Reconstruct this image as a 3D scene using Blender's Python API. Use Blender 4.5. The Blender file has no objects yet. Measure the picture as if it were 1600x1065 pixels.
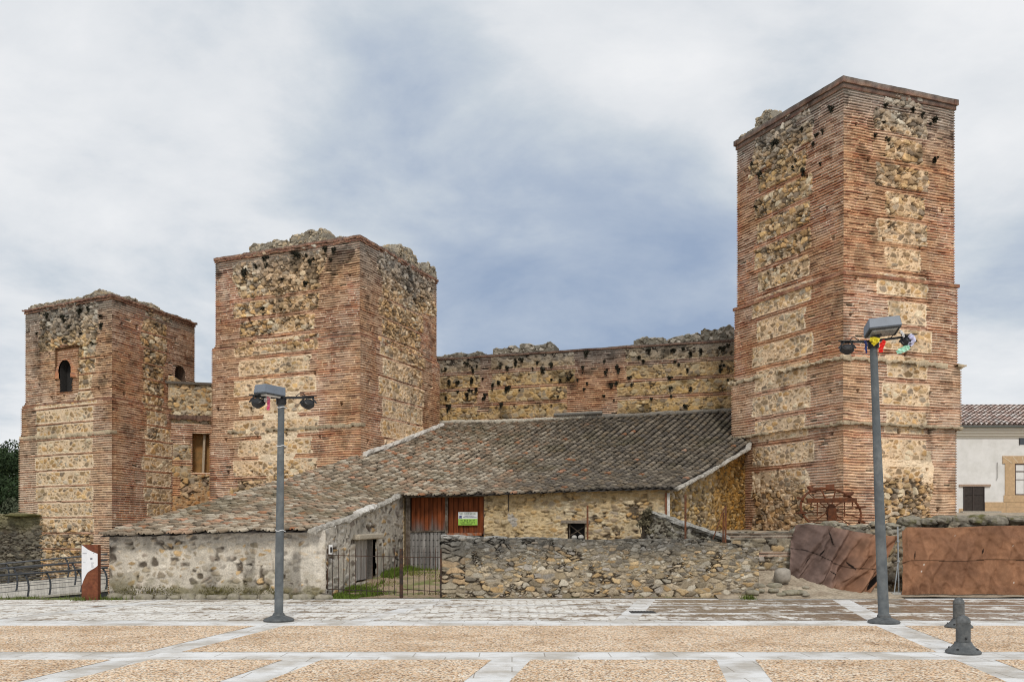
import bpy, bmesh, math, random
import numpy as np
from mathutils import Vector, Matrix

random.seed(7)
scene = bpy.context.scene
COL = scene.collection
EYE = 1.7
F = 1450.0
YH = 830.0

def P(px, py, Y):
    """world point seen at photo pixel (px,py) at distance Y: used to survey real positions"""
    return Vector(((px - 800.0) / F * Y, Y, EYE + (YH - py) / F * Y))

def V3(*a):
    return Vector(a)

# ------------------------------------------------------------------ noise
def hsh(ix, iy, seed=0):
    ix = np.asarray(ix).astype(np.int64); iy = np.asarray(iy).astype(np.int64)
    h = (ix * 374761393 + iy * 668265263 + seed * 974634757) & 0xFFFFFFFF
    h = ((h ^ (h >> 13)) * 1274126177) & 0xFFFFFFFF
    h = ((h ^ (h >> 16)) * 2246822519) & 0xFFFFFFFF
    h = h ^ (h >> 15)
    return (h & 0xFFFFFF) / float(0x1000000)

def vnoise(x, y, seed=0):
    x = np.asarray(x, float); y = np.asarray(y, float)
    ix = np.floor(x); iy = np.floor(y)
    fx = x - ix; fy = y - iy
    fx = fx * fx * (3 - 2 * fx); fy = fy * fy * (3 - 2 * fy)
    a = hsh(ix, iy, seed); b = hsh(ix + 1, iy, seed)
    c = hsh(ix, iy + 1, seed); d = hsh(ix + 1, iy + 1, seed)
    return (a * (1 - fx) + b * fx) * (1 - fy) + (c * (1 - fx) + d * fx) * fy

def fbm(x, y, seed=0, octv=4):
    s = 0.0; a = 0.5; t = 0.0
    for k in range(octv):
        s = s + a * vnoise(x, y, seed + 17 * k); t += a
        x = x * 2.03 + 3.1; y = y * 2.03 + 1.7; a *= 0.5
    return s / t

def voronoi(x, y, seed=0, jit=0.9):
    ix = np.floor(x); iy = np.floor(y)
    f1 = np.full(np.shape(x), 9.0); f2 = np.full(np.shape(x), 9.0)
    idx = np.zeros(np.shape(x)); idy = np.zeros(np.shape(x))
    for dx in (-1, 0, 1):
        for dy in (-1, 0, 1):
            cx = ix + dx; cy = iy + dy
            px = cx + 0.5 + jit * (hsh(cx, cy, seed) - 0.5)
            py = cy + 0.5 + jit * (hsh(cx, cy, seed + 5) - 0.5)
            d = np.hypot(x - px, y - py)
            m = d < f1
            f2 = np.where(m, f1, np.minimum(f2, d))
            idx = np.where(m, cx, idx); idy = np.where(m, cy, idy)
            f1 = np.where(m, d, f1)
    return f1, f2, idx, idy

def sst(a, b, x):
    t = np.clip((x - a) / (b - a), 0, 1)
    return t * t * (3 - 2 * t)

def mixc(a, b, t):
    a = np.asarray(a, float); b = np.asarray(b, float)
    t = np.asarray(t, float)[..., None]
    return a * (1 - t) + b * t

def pal(pts, r):
    """pick from a palette with r in 0..1 (no blend)"""
    pts = np.asarray(pts, float)
    i = np.clip((np.asarray(r) * len(pts)).astype(int), 0, len(pts) - 1)
    return pts[i]

# ------------------------------------------------------------------ materials
def nt(name):
    m = bpy.data.materials.new(name); m.use_nodes = True
    t = m.node_tree; b = t.nodes['Principled BSDF']
    return m, t, b

def N(t, typ, **kw):
    n = t.nodes.new(typ)
    for k, v in kw.items():
        if hasattr(n, k) and k not in n.inputs: setattr(n, k, v)
        else: n.inputs[k].default_value = v
    return n

def mathn(t, op, a, b=None):
    n = t.nodes.new('ShaderNodeMath'); n.operation = op
    for i, v in enumerate((a, b)):
        if v is None: continue
        if isinstance(v, (int, float)): n.inputs[i].default_value = v
        else: t.links.new(v, n.inputs[i])
    return n.outputs[0]

def mixn(t, fac, a, b, blend='MIX'):
    n = t.nodes.new('ShaderNodeMix'); n.data_type = 'RGBA'; n.blend_type = blend
    for s, v in ((0, fac), (6, a), (7, b)):
        if isinstance(v, (int, float)): n.inputs[s].default_value = v
        elif isinstance(v, (tuple, list)): n.inputs[s].default_value = (*v, 1) if len(v) == 3 else v
        else: t.links.new(v, n.inputs[s])
    return n.outputs[2]

def ramp(t, src, stops):
    n = t.nodes.new('ShaderNodeValToRGB'); cr = n.color_ramp
    while len(cr.elements) < len(stops): cr.elements.new(0.5)
    for e, (p, c) in zip(cr.elements, stops):
        e.position = p; e.color = (c, c, c, 1) if isinstance(c, (int, float)) else (*c, 1)
    t.links.new(src, n.inputs[0])
    return n.outputs[0]

def noise(t, scale, detail=4.0, rough=0.6, vec=None, dist=0.0):
    n = t.nodes.new('ShaderNodeTexNoise'); n.inputs['Scale'].default_value = scale
    n.inputs['Detail'].default_value = detail; n.inputs['Roughness'].default_value = rough
    n.inputs['Distortion'].default_value = dist
    if vec is not None: t.links.new(vec, n.inputs['Vector'])
    return n.outputs['Fac']

def bump(t, b, h, strength=0.5, dist=0.01):
    n = t.nodes.new('ShaderNodeBump'); n.inputs['Strength'].default_value = strength
    n.inputs['Distance'].default_value = dist
    t.links.new(h, n.inputs['Height']); t.links.new(n.outputs[0], b.inputs['Normal'])

def geo_pos(t):
    return t.nodes.new('ShaderNodeNewGeometry').outputs['Position']

def mat_vc(name, rough=0.93, spec=0.15, nscale=26.0, lo=0.72, hi=1.28, bstr=0.5, metal=0.0):
    """albedo computed per stone / brick / tile (attribute col) broken up by noise nodes"""
    m, t, b = nt(name)
    at = t.nodes.new('ShaderNodeAttribute'); at.attribute_name = 'col'
    pos = geo_pos(t)
    n1 = noise(t, nscale, 5, 0.65, pos); n2 = noise(t, 1.3, 4, 0.6, pos)
    k1 = ramp(t, n1, [(0.28, lo), (0.72, hi)])
    k2 = ramp(t, n2, [(0.3, 0.86), (0.7, 1.12)])
    c = mixn(t, 1.0, at.outputs['Color'], k1, 'MULTIPLY')
    c = mixn(t, 1.0, c, k2, 'MULTIPLY')
    t.links.new(c, b.inputs['Base Color'])
    b.inputs['Roughness'].default_value = rough
    b.inputs['Specular IOR Level'].default_value = spec
    b.inputs['Metallic'].default_value = metal
    bump(t, b, n1, bstr, 0.012)
    return m

def mat_plain(name, c, rough=0.6, spec=0.3, var=0.25, nscale=18.0, metal=0.0, bstr=0.15, c2=None, c2scale=3.0, c2lo=0.45, c2hi=0.65):
    m, t, b = nt(name)
    pos = geo_pos(t)
    n1 = noise(t, nscale, 5, 0.6, pos)
    base = c
    if c2 is not None:
        n2 = noise(t, c2scale, 6, 0.65, pos)
        base = mixn(t, ramp(t, n2, [(c2lo, 0.0), (c2hi, 1.0)]), c, c2)
    k = ramp(t, n1, [(0.25, 1 - var), (0.75, 1 + var)])
    cc = mixn(t, 1.0, base, k, 'MULTIPLY')
    t.links.new(cc, b.inputs['Base Color'])
    b.inputs['Roughness'].default_value = rough
    b.inputs['Specular IOR Level'].default_value = spec
    b.inputs['Metallic'].default_value = metal
    if bstr: bump(t, b, n1, bstr, 0.006)
    return m

# ------------------------------------------------------------------ objects
def tag(o, label=None, cat=None, group=None, kind=None):
    if label: o['label'] = label
    if cat: o['category'] = cat
    if group: o['group'] = group
    if kind: o['kind'] = kind
    return o

def thing(name, loc, label, cat, group=None):
    o = bpy.data.objects.new(name, None); COL.objects.link(o)
    o.location = loc; o.empty_display_size = 0.3
    return tag(o, label, cat, group)

def wloc(o):
    p = Vector((0, 0, 0))
    while o is not None:
        p = p + o.location; o = o.parent
    return p

def mesh_np(name, verts, faces, mat, parent=None, cols=None, smooth=False, loc=None):
    """verts (n,3) world coords, faces (m,4) / (m,3) int array or list of lists"""
    verts = np.asarray(verts, float).reshape(-1, 3)
    org = wloc(parent) if parent is not None else Vector(loc if loc is not None else (0, 0, 0))
    verts = verts - np.array(org)
    me = bpy.data.meshes.new(name)
    if isinstance(faces, np.ndarray):
        me.vertices.add(len(verts)); me.vertices.foreach_set('co', verts.astype(np.float32).ravel())
        k = faces.shape[1]
        me.loops.add(faces.size); me.loops.foreach_set('vertex_index', faces.astype(np.int32).ravel())
        me.polygons.add(len(faces))
        me.polygons.foreach_set('loop_start', np.arange(0, faces.size, k, dtype=np.int32))
        me.update(calc_edges=True)
    else:
        me.from_pydata([tuple(v) for v in verts], [], [list(f) for f in faces]); me.update()
    if cols is not None:
        a = me.attributes.new('col', 'FLOAT_COLOR', 'POINT')
        c = np.ones((len(verts), 4), np.float32); c[:, :3] = np.clip(cols, 0, 1)
        a.data.foreach_set('color', c.ravel())
    if smooth:
        me.polygons.foreach_set('use_smooth', np.ones(len(me.polygons), bool))
    me.materials.append(mat)
    o = bpy.data.objects.new(name, me); COL.objects.link(o)
    if parent is not None: o.parent = parent
    else: o.location = org
    return o

class MB:
    """collects simple shapes into one mesh"""
    def __init__(s): s.v = []; s.f = []
    def add(s, v, f):
        n = len(s.v); s.v += [tuple(p) for p in v]; s.f += [[i + n for i in q] for q in f]
    def hexa(s, b, t):
        """bottom 4 points ccw, top 4 points"""
        s.add(list(b) + list(t), [(3, 2, 1, 0), (4, 5, 6, 7), (0, 1, 5, 4), (1, 2, 6, 5), (2, 3, 7, 6), (3, 0, 4, 7)])
    def box(s, c, sz, rz=0.0, M=None):
        x, y, z = [q / 2 for q in sz]
        vs = [Vector((sx * x, sy * y, sz_ * z)) for sz_ in (-1, 1) for sx, sy in ((-1, -1), (1, -1), (1, 1), (-1, 1))]
        R = M if M is not None else Matrix.Rotation(rz, 3, 'Z')
        vs = [R @ v + Vector(c) for v in vs]
        s.hexa(vs[:4], vs[4:])
    def bar(s, a, b, w, h=None, up=(0, 0, 1)):
        a = Vector(a); b = Vector(b); d = (b - a).normalized(); h = h or w
        u = Vector(up)
        if abs(d.dot(u)) > 0.98: u = Vector((0, 1, 0))
        x = d.cross(u).normalized(); y = x.cross(d).normalized()
        q = [x * (i * w / 2) + y * (j * h / 2) for i, j in ((-1, -1), (1, -1), (1, 1), (-1, 1))]
        s.hexa([a + k for k in q], [b + k for k in q])
    def tube(s, pts, r, n=8, cap=True):
        pts = [Vector(p) for p in pts]
        rs = r if isinstance(r, (list, tuple)) else [r] * len(pts)
        rings = []
        px = None
        for i, p in enumerate(pts):
            d = (pts[min(i + 1, len(pts) - 1)] - pts[max(i - 1, 0)])
            if d.length < 1e-9: d = Vector((0, 0, 1))
            d.normalize()
            if px is None:
                u = Vector((0, 0, 1)) if abs(d.z) < 0.95 else Vector((1, 0, 0))
                px = d.cross(u).normalized()
            else:
                px = (px - d * px.dot(d)).normalized()
            py = d.cross(px)
            rings.append([p + (px * math.cos(2 * math.pi * k / n) + py * math.sin(2 * math.pi * k / n)) * rs[i] for k in range(n)])
        v = [q for rg in rings for q in rg]; f = []
        for i in range(len(pts) - 1):
            for k in range(n):
                f.append((i * n + k, i * n + (k + 1) % n, (i + 1) * n + (k + 1) % n, (i + 1) * n + k))
        if cap:
            f.append(tuple(range(n - 1, -1, -1))); f.append(tuple((len(pts) - 1) * n + k for k in range(n)))
        s.add(v, f)
    def lathe(s, prof, c, n=24, M=None):
        c = Vector(c); v = []; f = []
        for r, z in prof:
            for k in range(n):
                a = 2 * math.pi * k / n
                p = Vector((r * math.cos(a), r * math.sin(a), z))
                v.append((M @ p if M is not None else p) + c)
        m = len(prof)
        for i in range(m - 1):
            for k in range(n):
                f.append((i * n + k, i * n + (k + 1) % n, (i + 1) * n + (k + 1) % n, (i + 1) * n + k))
        f.append(tuple(range(n - 1, -1, -1))); f.append(tuple((m - 1) * n + k for k in range(n)))
        s.add(v, f)
    def build(s, name, mat, parent=None, smooth=False, loc=None, bevel=0.0):
        o = mesh_np(name, s.v, s.f, mat, parent, smooth=smooth, loc=loc)
        if smooth:
            try: o.data.set_sharp_from_angle(angle=math.radians(40))
            except Exception: pass
        if bevel:
            md = o.modifiers.new('bevel', 'BEVEL'); md.width = bevel; md.segments = 2; md.limit_method = 'ANGLE'
        return o

def grid_faces(nu, nv, off=0):
    i = np.arange(nu - 1)[None, :]; j = np.arange(nv - 1)[:, None]
    a = (j * nu + i).ravel() + off
    return np.stack([a, a + 1, a + 1 + nu, a + nu], 1)

# ------------------------------------------------------------------ masonry fields
BRICKS = [(.50, .215, .12), (.56, .255, .14), (.43, .175, .105), (.58, .30, .17), (.50, .26, .16), (.34, .17, .12), (.56, .27, .14)]
STONES = [(.56, .35, .16), (.62, .43, .24), (.36, .26, .16), (.30, .23, .165), (.68, .57, .40), (.48, .29, .13), (.56, .40, .22), (.62, .41, .19), (.44, .37, .28), (.33, .22, .12)]
PITCH = 0.09

def brick_field(U, V, seed, mortar=(.76, .61, .47), bricks=BRICKS, tone=None, wear=0.0):
    p = PITCH
    row = np.floor(V / p + 1e-6); ph = V / p - row
    L = 0.30
    x = U / L + hsh(row, row * 0 + 3, seed) * 3.0
    colm = np.floor(x); phx = x - colm
    r = hsh(colm, row, seed + 1)
    rr = hsh(colm, row, seed + 2)
    rowtone = hsh(row, row * 0, seed + 9)
    zone = fbm(U * 0.55, V * 0.75, seed + 3, 3)
    isb = (ph < 0.45) & (phx > 0.05) & (rr > 0.008)
    br = pal(bricks, np.clip(r * 0.55 + 0.45 * zone, 0, 0.999))
    br = br * (0.80 + 0.16 * rowtone + 0.32 * (zone - 0.3) + .22 * (hsh(colm, row, seed + 6) - .5))[..., None]
    lime = sst(.50, .68, fbm(U * 2.2, V * 2.6, seed + 23, 4))
    br = mixc(br, np.array((.70, .52, .40)), .03 + lime * .40)
    if tone is not None: br = br * tone
    dirt = fbm(U * 3.1, V * 6.0, seed + 21, 3)
    mo = np.ones(U.shape + (3,)) * np.array(mortar) * (0.62 + 0.62 * dirt)[..., None]
    zm = fbm(U * .45, V * .5, seed + 24, 3)
    mo = mixc(mo, mo * np.array((.98, .83, .64)), sst(.4, .65, zm))
    # shadow line painted under the bricks, plus open joints where the mortar has washed out
    opn = sst(0.50 - 0.14 * wear, 0.66 - 0.14 * wear, fbm(U * 1.9, row * 1.7, seed + 31, 3))
    dash = hsh(np.floor(x * 1.0 + .37 * hsh(row, row, seed + 12)), row, seed + 13)
    dk = np.where(dash < .34 + .25 * wear, 1.0, .42)
    under = np.where(ph > .83, dk * (.75 + .3 * opn), np.where(ph > .44, opn * .40 * dk, 0))
    mo = mixc(mo, np.array((.12, .072, .045)), np.clip(under, 0, 1))
    col = np.where(isb[..., None], br, mo)
    d = np.where(isb, 0.012 + 0.012 * hsh(colm, row, seed + 4), -0.010 - 0.034 * under)
    lost = (rr <= 0.008) & (ph < .45)
    d = np.where(lost, -0.07, d)
    col = np.where(lost[..., None], np.array((.06, .04, .03)), col)
    return d, col

def stone_field(U, V, seed, sx=0.27, sy=0.17, mortar=(.73, .555, .375), joint=0.10, open_=0.3, stones=STONES, bulge=0.035, soft=0.12):
    wx = (vnoise(U * 3.1, V * 3.1, seed + 40) - .5) * 0.10 + (vnoise(U * 10, V * 10, seed + 44) - .5) * 0.05 + (vnoise(U * 25, V * 25, seed + 46) - .5) * 0.018
    wy = (vnoise(U * 3.1, V * 3.1, seed + 41) - .5) * 0.07 + (vnoise(U * 10, V * 10, seed + 45) - .5) * 0.035 + (vnoise(U * 25, V * 25, seed + 47) - .5) * 0.015
    f1, f2, ix, iy = voronoi((U + wx) / sx, (V + wy) / sy, seed, 0.95)
    e = f2 - f1
    # some cells are packed with smaller stones, as a mason fills the gaps
    g1, g2, jx, jy = voronoi((U + wx) / (sx * .52), (V + wy) / (sy * .55), seed + 300, 0.95)
    fill = hsh(ix, iy, seed + 310) < .38
    e = np.where(fill, np.minimum(e, (g2 - g1) * .75), e)
    ix = np.where(fill, jx + 1000, ix); iy = np.where(fill, jy + 1000, iy)
    r = hsh(ix, iy, seed + 7); r2 = hsh(ix, iy, seed + 8); r3 = hsh(ix, iy, seed + 9)
    jw = joint * (0.5 + 1.1 * vnoise(U * 1.7, V * 1.7, seed + 50))
    st = sst(jw, jw + soft, e)
    c = pal(stones, r) * (0.7 + 0.5 * r2)[..., None]
    grain = fbm(U * 11, V * 11, seed + 60, 3)
    c = c * (0.7 + 0.6 * grain)[..., None]
    mo = np.ones(U.shape + (3,)) * np.array(mortar) * (0.7 + 0.5 * fbm(U * 6, V * 6, seed + 61, 3))[..., None]
    gap = sst(1.0 - open_ - .06, 1.0 - open_ + .06, fbm(U * 2.1, V * 2.1, seed + 62, 3) * 0.5 + 0.5 * vnoise(U * 7, V * 7, seed + 63))
    mo = mixc(mo, np.array((.075, .055, .04)), gap * 0.9)
    col = mixc(mo, c, st)
    d = -0.008 - 0.045 * gap * (1 - st) + st * (0.006 + bulge * r3) + 0.012 * (grain - .5)
    return d, col

def holes(U, V, d, col, pts, size=0.07, depth=0.28):
    for (hu, hv, s) in pts:
        m = (np.abs(U - hu) < size * s) & (np.abs(V - hv) < size * s)
        d = np.where(m, -depth, d)
        col = np.where(m[..., None], np.array((.035, .028, .022)), col)
    return d, col

def v_courses(z0, z1):
    k = np.arange(math.floor(z0 / PITCH), math.ceil(z1 / PITCH))
    v = (k[:, None] * PITCH + PITCH * np.array([0.02, 0.40, 0.47, 0.78, 0.86, 0.97])[None, :]).ravel()
    return v[(v >= z0) & (v <= z1)]

def wall_mesh(name, P0, P1, vs, du, field, mat, parent, ztop=None, thick=0.0, rem=None, nA=None, nB=None, cdisp=None, zbot=None, su=None, join=None, wob=0.0):
    """real relief masonry: a fine grid over the wall face, every stone and brick pushed in or out.
    outward normal is to the right of P0->P1 when seen from above (front faces the viewer for left to right)."""
    P0 = np.array(P0, float)[:2]; P1 = np.array(P1, float)[:2]
    L = np.hypot(*(P1 - P0)); t = (P1 - P0) / L; n = np.array((t[1], -t[0]))
    nu = max(2, int(round(L / du)) + 1)
    us = np.linspace(0, L, nu) if su is None else np.asarray(su)
    nu = len(us); nv = len(vs)
    U, Vv = np.meshgrid(us, vs)
    d, col = field(U, Vv)
    if cdisp is not None:
        cd = cdisp(np.asarray(vs))
        if nA is not None: d[:, 0] = cd
        if nB is not None: d[:, -1] = cd
    Z = Vv + 0.0
    if wob: Z = Z + wob * (fbm(U * .45, Vv * .6, 501, 3) - .5) * np.clip(np.minimum(U, L - U) / .5, 0, 1)
    if zbot is not None: Z = np.maximum(Z, zbot(us)[None, :])
    X = P0[0] + t[0] * U + n[0] * d
    Y = P0[1] + t[1] * U + n[1] * d
    if nA is not None: X[:, 0] += nA[0] * d[:, 0]; Y[:, 0] += nA[1] * d[:, 0]
    if nB is not None: X[:, -1] += nB[0] * d[:, -1]; Y[:, -1] += nB[1] * d[:, -1]
    keep = np.ones((nv - 1, nu - 1), bool)
    uc = 0.5 * (U[:-1, :-1] + U[1:, 1:]); vc = 0.5 * (Vv[:-1, :-1] + Vv[1:, 1:])
    if ztop is not None:
        zt = ztop(us)
        Z = np.minimum(Z, zt[None, :])
        keep &= ~((Z[:-1, :-1] >= Z[1:, :-1] - 1e-6) & (Z[:-1, 1:] >= Z[1:, 1:] - 1e-6))
    else:
        zt = np.full(nu, vs[-1])
    if rem is not None: keep &= ~rem(uc, vc)
    verts = np.stack([X, Y, Z], -1).reshape(-1, 3)
    faces = grid_faces(nu, nv)[keep.ravel()]
    cols = col.reshape(-1, 3)
    if thick > 0:
        kc = 6
        dtop = np.array([np.interp(zt[i], vs, d[:, i]) for i in range(nu)])
        J, UU = np.meshgrid(np.linspace(0, 1, kc), us, indexing='ij')
        rel = (fbm(UU * 3.3, J * thick * 4 + 7, 91, 3) - .5) * 0.10 * np.sin(J * math.pi)
        off = dtop[None, :] * (1 - J) - thick * J
        vx = P0[0] + t[0] * UU + n[0] * off
        vy = P0[1] + t[1] * UU + n[1] * off
        vz = np.repeat(zt[None, :], kc, 0) + rel
        _, cc = field(UU, np.repeat(zt[None, :], kc, 0) - 0.03 + J * 0.05)
        back = np.stack([vx[-1], vy[-1], np.full(nu, vs[0])], -1)
        extra = np.concatenate([np.stack([vx, vy, vz], -1).reshape(-1, 3), back])
        o = len(verts)
        verts = np.concatenate([verts, extra])
        faces = np.concatenate([faces, grid_faces(nu, kc + 1, o)])
        cols = np.concatenate([cols, cc.reshape(-1, 3), cc[-1] * 0.8])
        # end caps
        e = []
        for ci in (0, nu - 1):
            ids = np.array([o + j * nu + ci for j in range(kc)] )
            lo_f = 0 * nu + ci; lo_b = o + kc * nu + ci
            nn = len(verts)
        # simple quads for ends
        q = []
        for ci in (0, nu - 1):
            q.append((0 * nu + ci, (nv - 1) * nu + ci, o + (kc - 1) * nu + ci, o + kc * nu + ci))
        faces = np.concatenate([faces, np.array(q)])
    return mesh_np(name, verts, faces, mat, parent, cols)

def loaf(name, P0, P1, z0, hfn, thick, seed, mat, parent, du=0.04, stones=None, mortar=(.38, .33, .26), sx=0.24, sy=0.17, lift=0.0, wob=0.0):
    """a ragged lump of masonry: front, top and back in one closed relief mesh"""
    P0 = np.array(P0, float); P1 = np.array(P1, float)
    L = np.hypot(*(P1[:2] - P0[:2])); t = (P1[:2] - P0[:2]) / L; n = np.array((t[1], -t[0]))
    nu = int(L / du) + 2
    us = np.linspace(0, L, nu)
    h = np.maximum(hfn(us), 0.02)
    hm = float(h.max())
    nf = max(4, int(hm / du)); nt_ = max(4, int(thick / du))
    prof = [(0, k / nf) for k in range(nf)] + [(k / nt_, 1.0) for k in range(nt_)] + [(1.0, 1 - k / nf) for k in range(nf + 1)]
    prof = np.array(prof)
    A, U = np.meshgrid(prof[:, 0], us, indexing='ij')
    B = np.repeat(prof[:, 1][:, None], nu, 1)
    H = np.repeat(h[None, :], len(prof), 0)
    zz = B * H
    kw = {} if stones is None else {'stones': stones}
    pv = zz + A * (thick) + (A >= 1) * (H - zz) + 10
    d, col = stone_field(U, pv, seed, sx, sy, mortar, 0.08, 0.35, bulge=0.06, **kw)
    d = d + (fbm(U * 2.5, pv * 2.5, seed + 3, 3) - .5) * 0.10
    rnd = 1 - np.minimum(1, np.minimum(U, L - U) / 0.15) ** 2
    zz = zz * (1 - 0.25 * rnd)
    nrmF = np.where(A <= 0.001, 1.0, np.where(A >= 0.999, -1.0, 0.0)) * (1 - 0.3 * B)
    up = ((A > 0.001) & (A < 0.999)) * 1.0
    X = P0[0] + t[0] * U + n[0] * (-A * thick + nrmF * d)
    Y = P0[1] + t[1] * U + n[1] * (-A * thick + nrmF * d)
    zb = z0 + (P1[2] - P0[2]) * U / L if len(P0) > 2 else z0
    Z = zb + zz + up * d
    verts = np.stack([X, Y, Z], -1).reshape(-1, 3)
    faces = grid_faces(nu, len(prof))
    m = len(prof)
    ends = []
    for ci in (0, nu - 1):
        ends.append([j * nu + ci for j in range(m)])
    fl = faces.tolist() + ends
    return mesh_np(name, verts, fl, mat, parent, col.reshape(-1, 3))

def ring(name, poly, out, z0, z1, seed, mat, parent, colfn, closed=True, rough=0.0, gaps=0.0, du=0.12, inn=0.10, sag=0.0, slope_out=0.0):
    """a projecting course that runs round the tower, ragged where the bricks have broken off"""
    pts = [np.array(p, float)[:2] for p in poly]
    segs = [(pts[i], pts[(i + 1) % len(pts)]) for i in range(len(pts) if closed else len(pts) - 1)]
    vs = []; cs = []; fs = []
    for k, (a, b) in enumerate(segs):
        L = np.hypot(*(b - a)); t = (b - a) / L; n = np.array((t[1], -t[0]))
        ext = out
        us = np.linspace(-ext, L + ext, max(3, int(L / (du if rough < .05 else .045))))
        nz = (fbm(us * 2.0 + 13 * k, us * 0 + 1, seed, 4) - .5) + .7 * (fbm(us * 9.0, us * 0 + 2, seed + 2, 2) - .5) * (rough > .05)
        nz2 = (fbm(us * 3.0 + 13 * k, us * 0 + 5, seed + 4, 4) - .5) + .6 * (fbm(us * 11.0, us * 0 + 7, seed + 3, 2) - .5) * (rough > .05)
        g = sst(gaps - .04, gaps + .04, fbm(us * 0.9 + 31 * k, us * 0, seed + 8, 3)) if gaps > 0 else np.ones_like(us)
        o = (out + rough * nz) * g + (1 - g) * 0.004
        zt = z1 + rough * nz2 * 0.8; zb = z0 + rough * nz * 1.0
        base = len(vs)
        for i, u in enumerate(us):
            q = a + t * u
            for (off, z) in ((-inn, zb[i]), (o[i], zb[i] + slope_out), (o[i] + .002, zt[i] - slope_out), (-inn, zt[i])):
                vs.append((*(q + n * off), z)); cs.append(colfn(k * 20 + u, z, off > 0 and z > (z0 + z1) / 2))
        for i in range(len(us) - 1):
            for j in range(3):
                p0 = base + i * 4 + j
                fs.append((p0, p0 + 4, p0 + 5, p0 + 1))
        fs.append(tuple(base + j for j in range(4))); fs.append(tuple(base + (len(us) - 1) * 4 + j for j in range(4)))
    return mesh_np(name, np.array(vs), fs, mat, parent, np.array(cs))

def hit(px, A, B):
    """distance along wall A->B and depth at which the sight line through column px meets it"""
    k = (px - 800.0) / F
    dx, dy = B[0] - A[0], B[1] - A[1]
    s = (k * A[1] - A[0]) / (dx - k * dy)
    Y = A[1] + s * dy
    return s * math.hypot(dx, dy), Y

def zat(py, Y):
    return EYE + (YH - py) / F * Y

def bez(a, b, c, d, n=10):
    return [((1 - s) ** 3) * Vector(a) + 3 * s * (1 - s) ** 2 * Vector(b) + 3 * s * s * (1 - s) * Vector(c) + s ** 3 * Vector(d) for s in [i / n for i in range(n + 1)]]
# ------------------------------------------------------------------ castle towers
M_MAS = mat_vc('brick_and_rubble_masonry')
M_TRIM = mat_vc('broken_brick_courses', bstr=0.6)
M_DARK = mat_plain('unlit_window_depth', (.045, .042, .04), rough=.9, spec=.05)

GREYST = [(.38, .33, .25), (.46, .40, .30), (.30, .26, .20), (.52, .43, .31), (.40, .31, .20), (.24, .21, .17), (.44, .35, .24)]

def secoff(v, sections):
    """sections: list of (z_from, offset) sorted upward"""
    o = np.zeros_like(v) + sections[0][1]
    for z, off in sections[1:]:
        o = np.where(v >= z, off, o)
    return o

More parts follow.
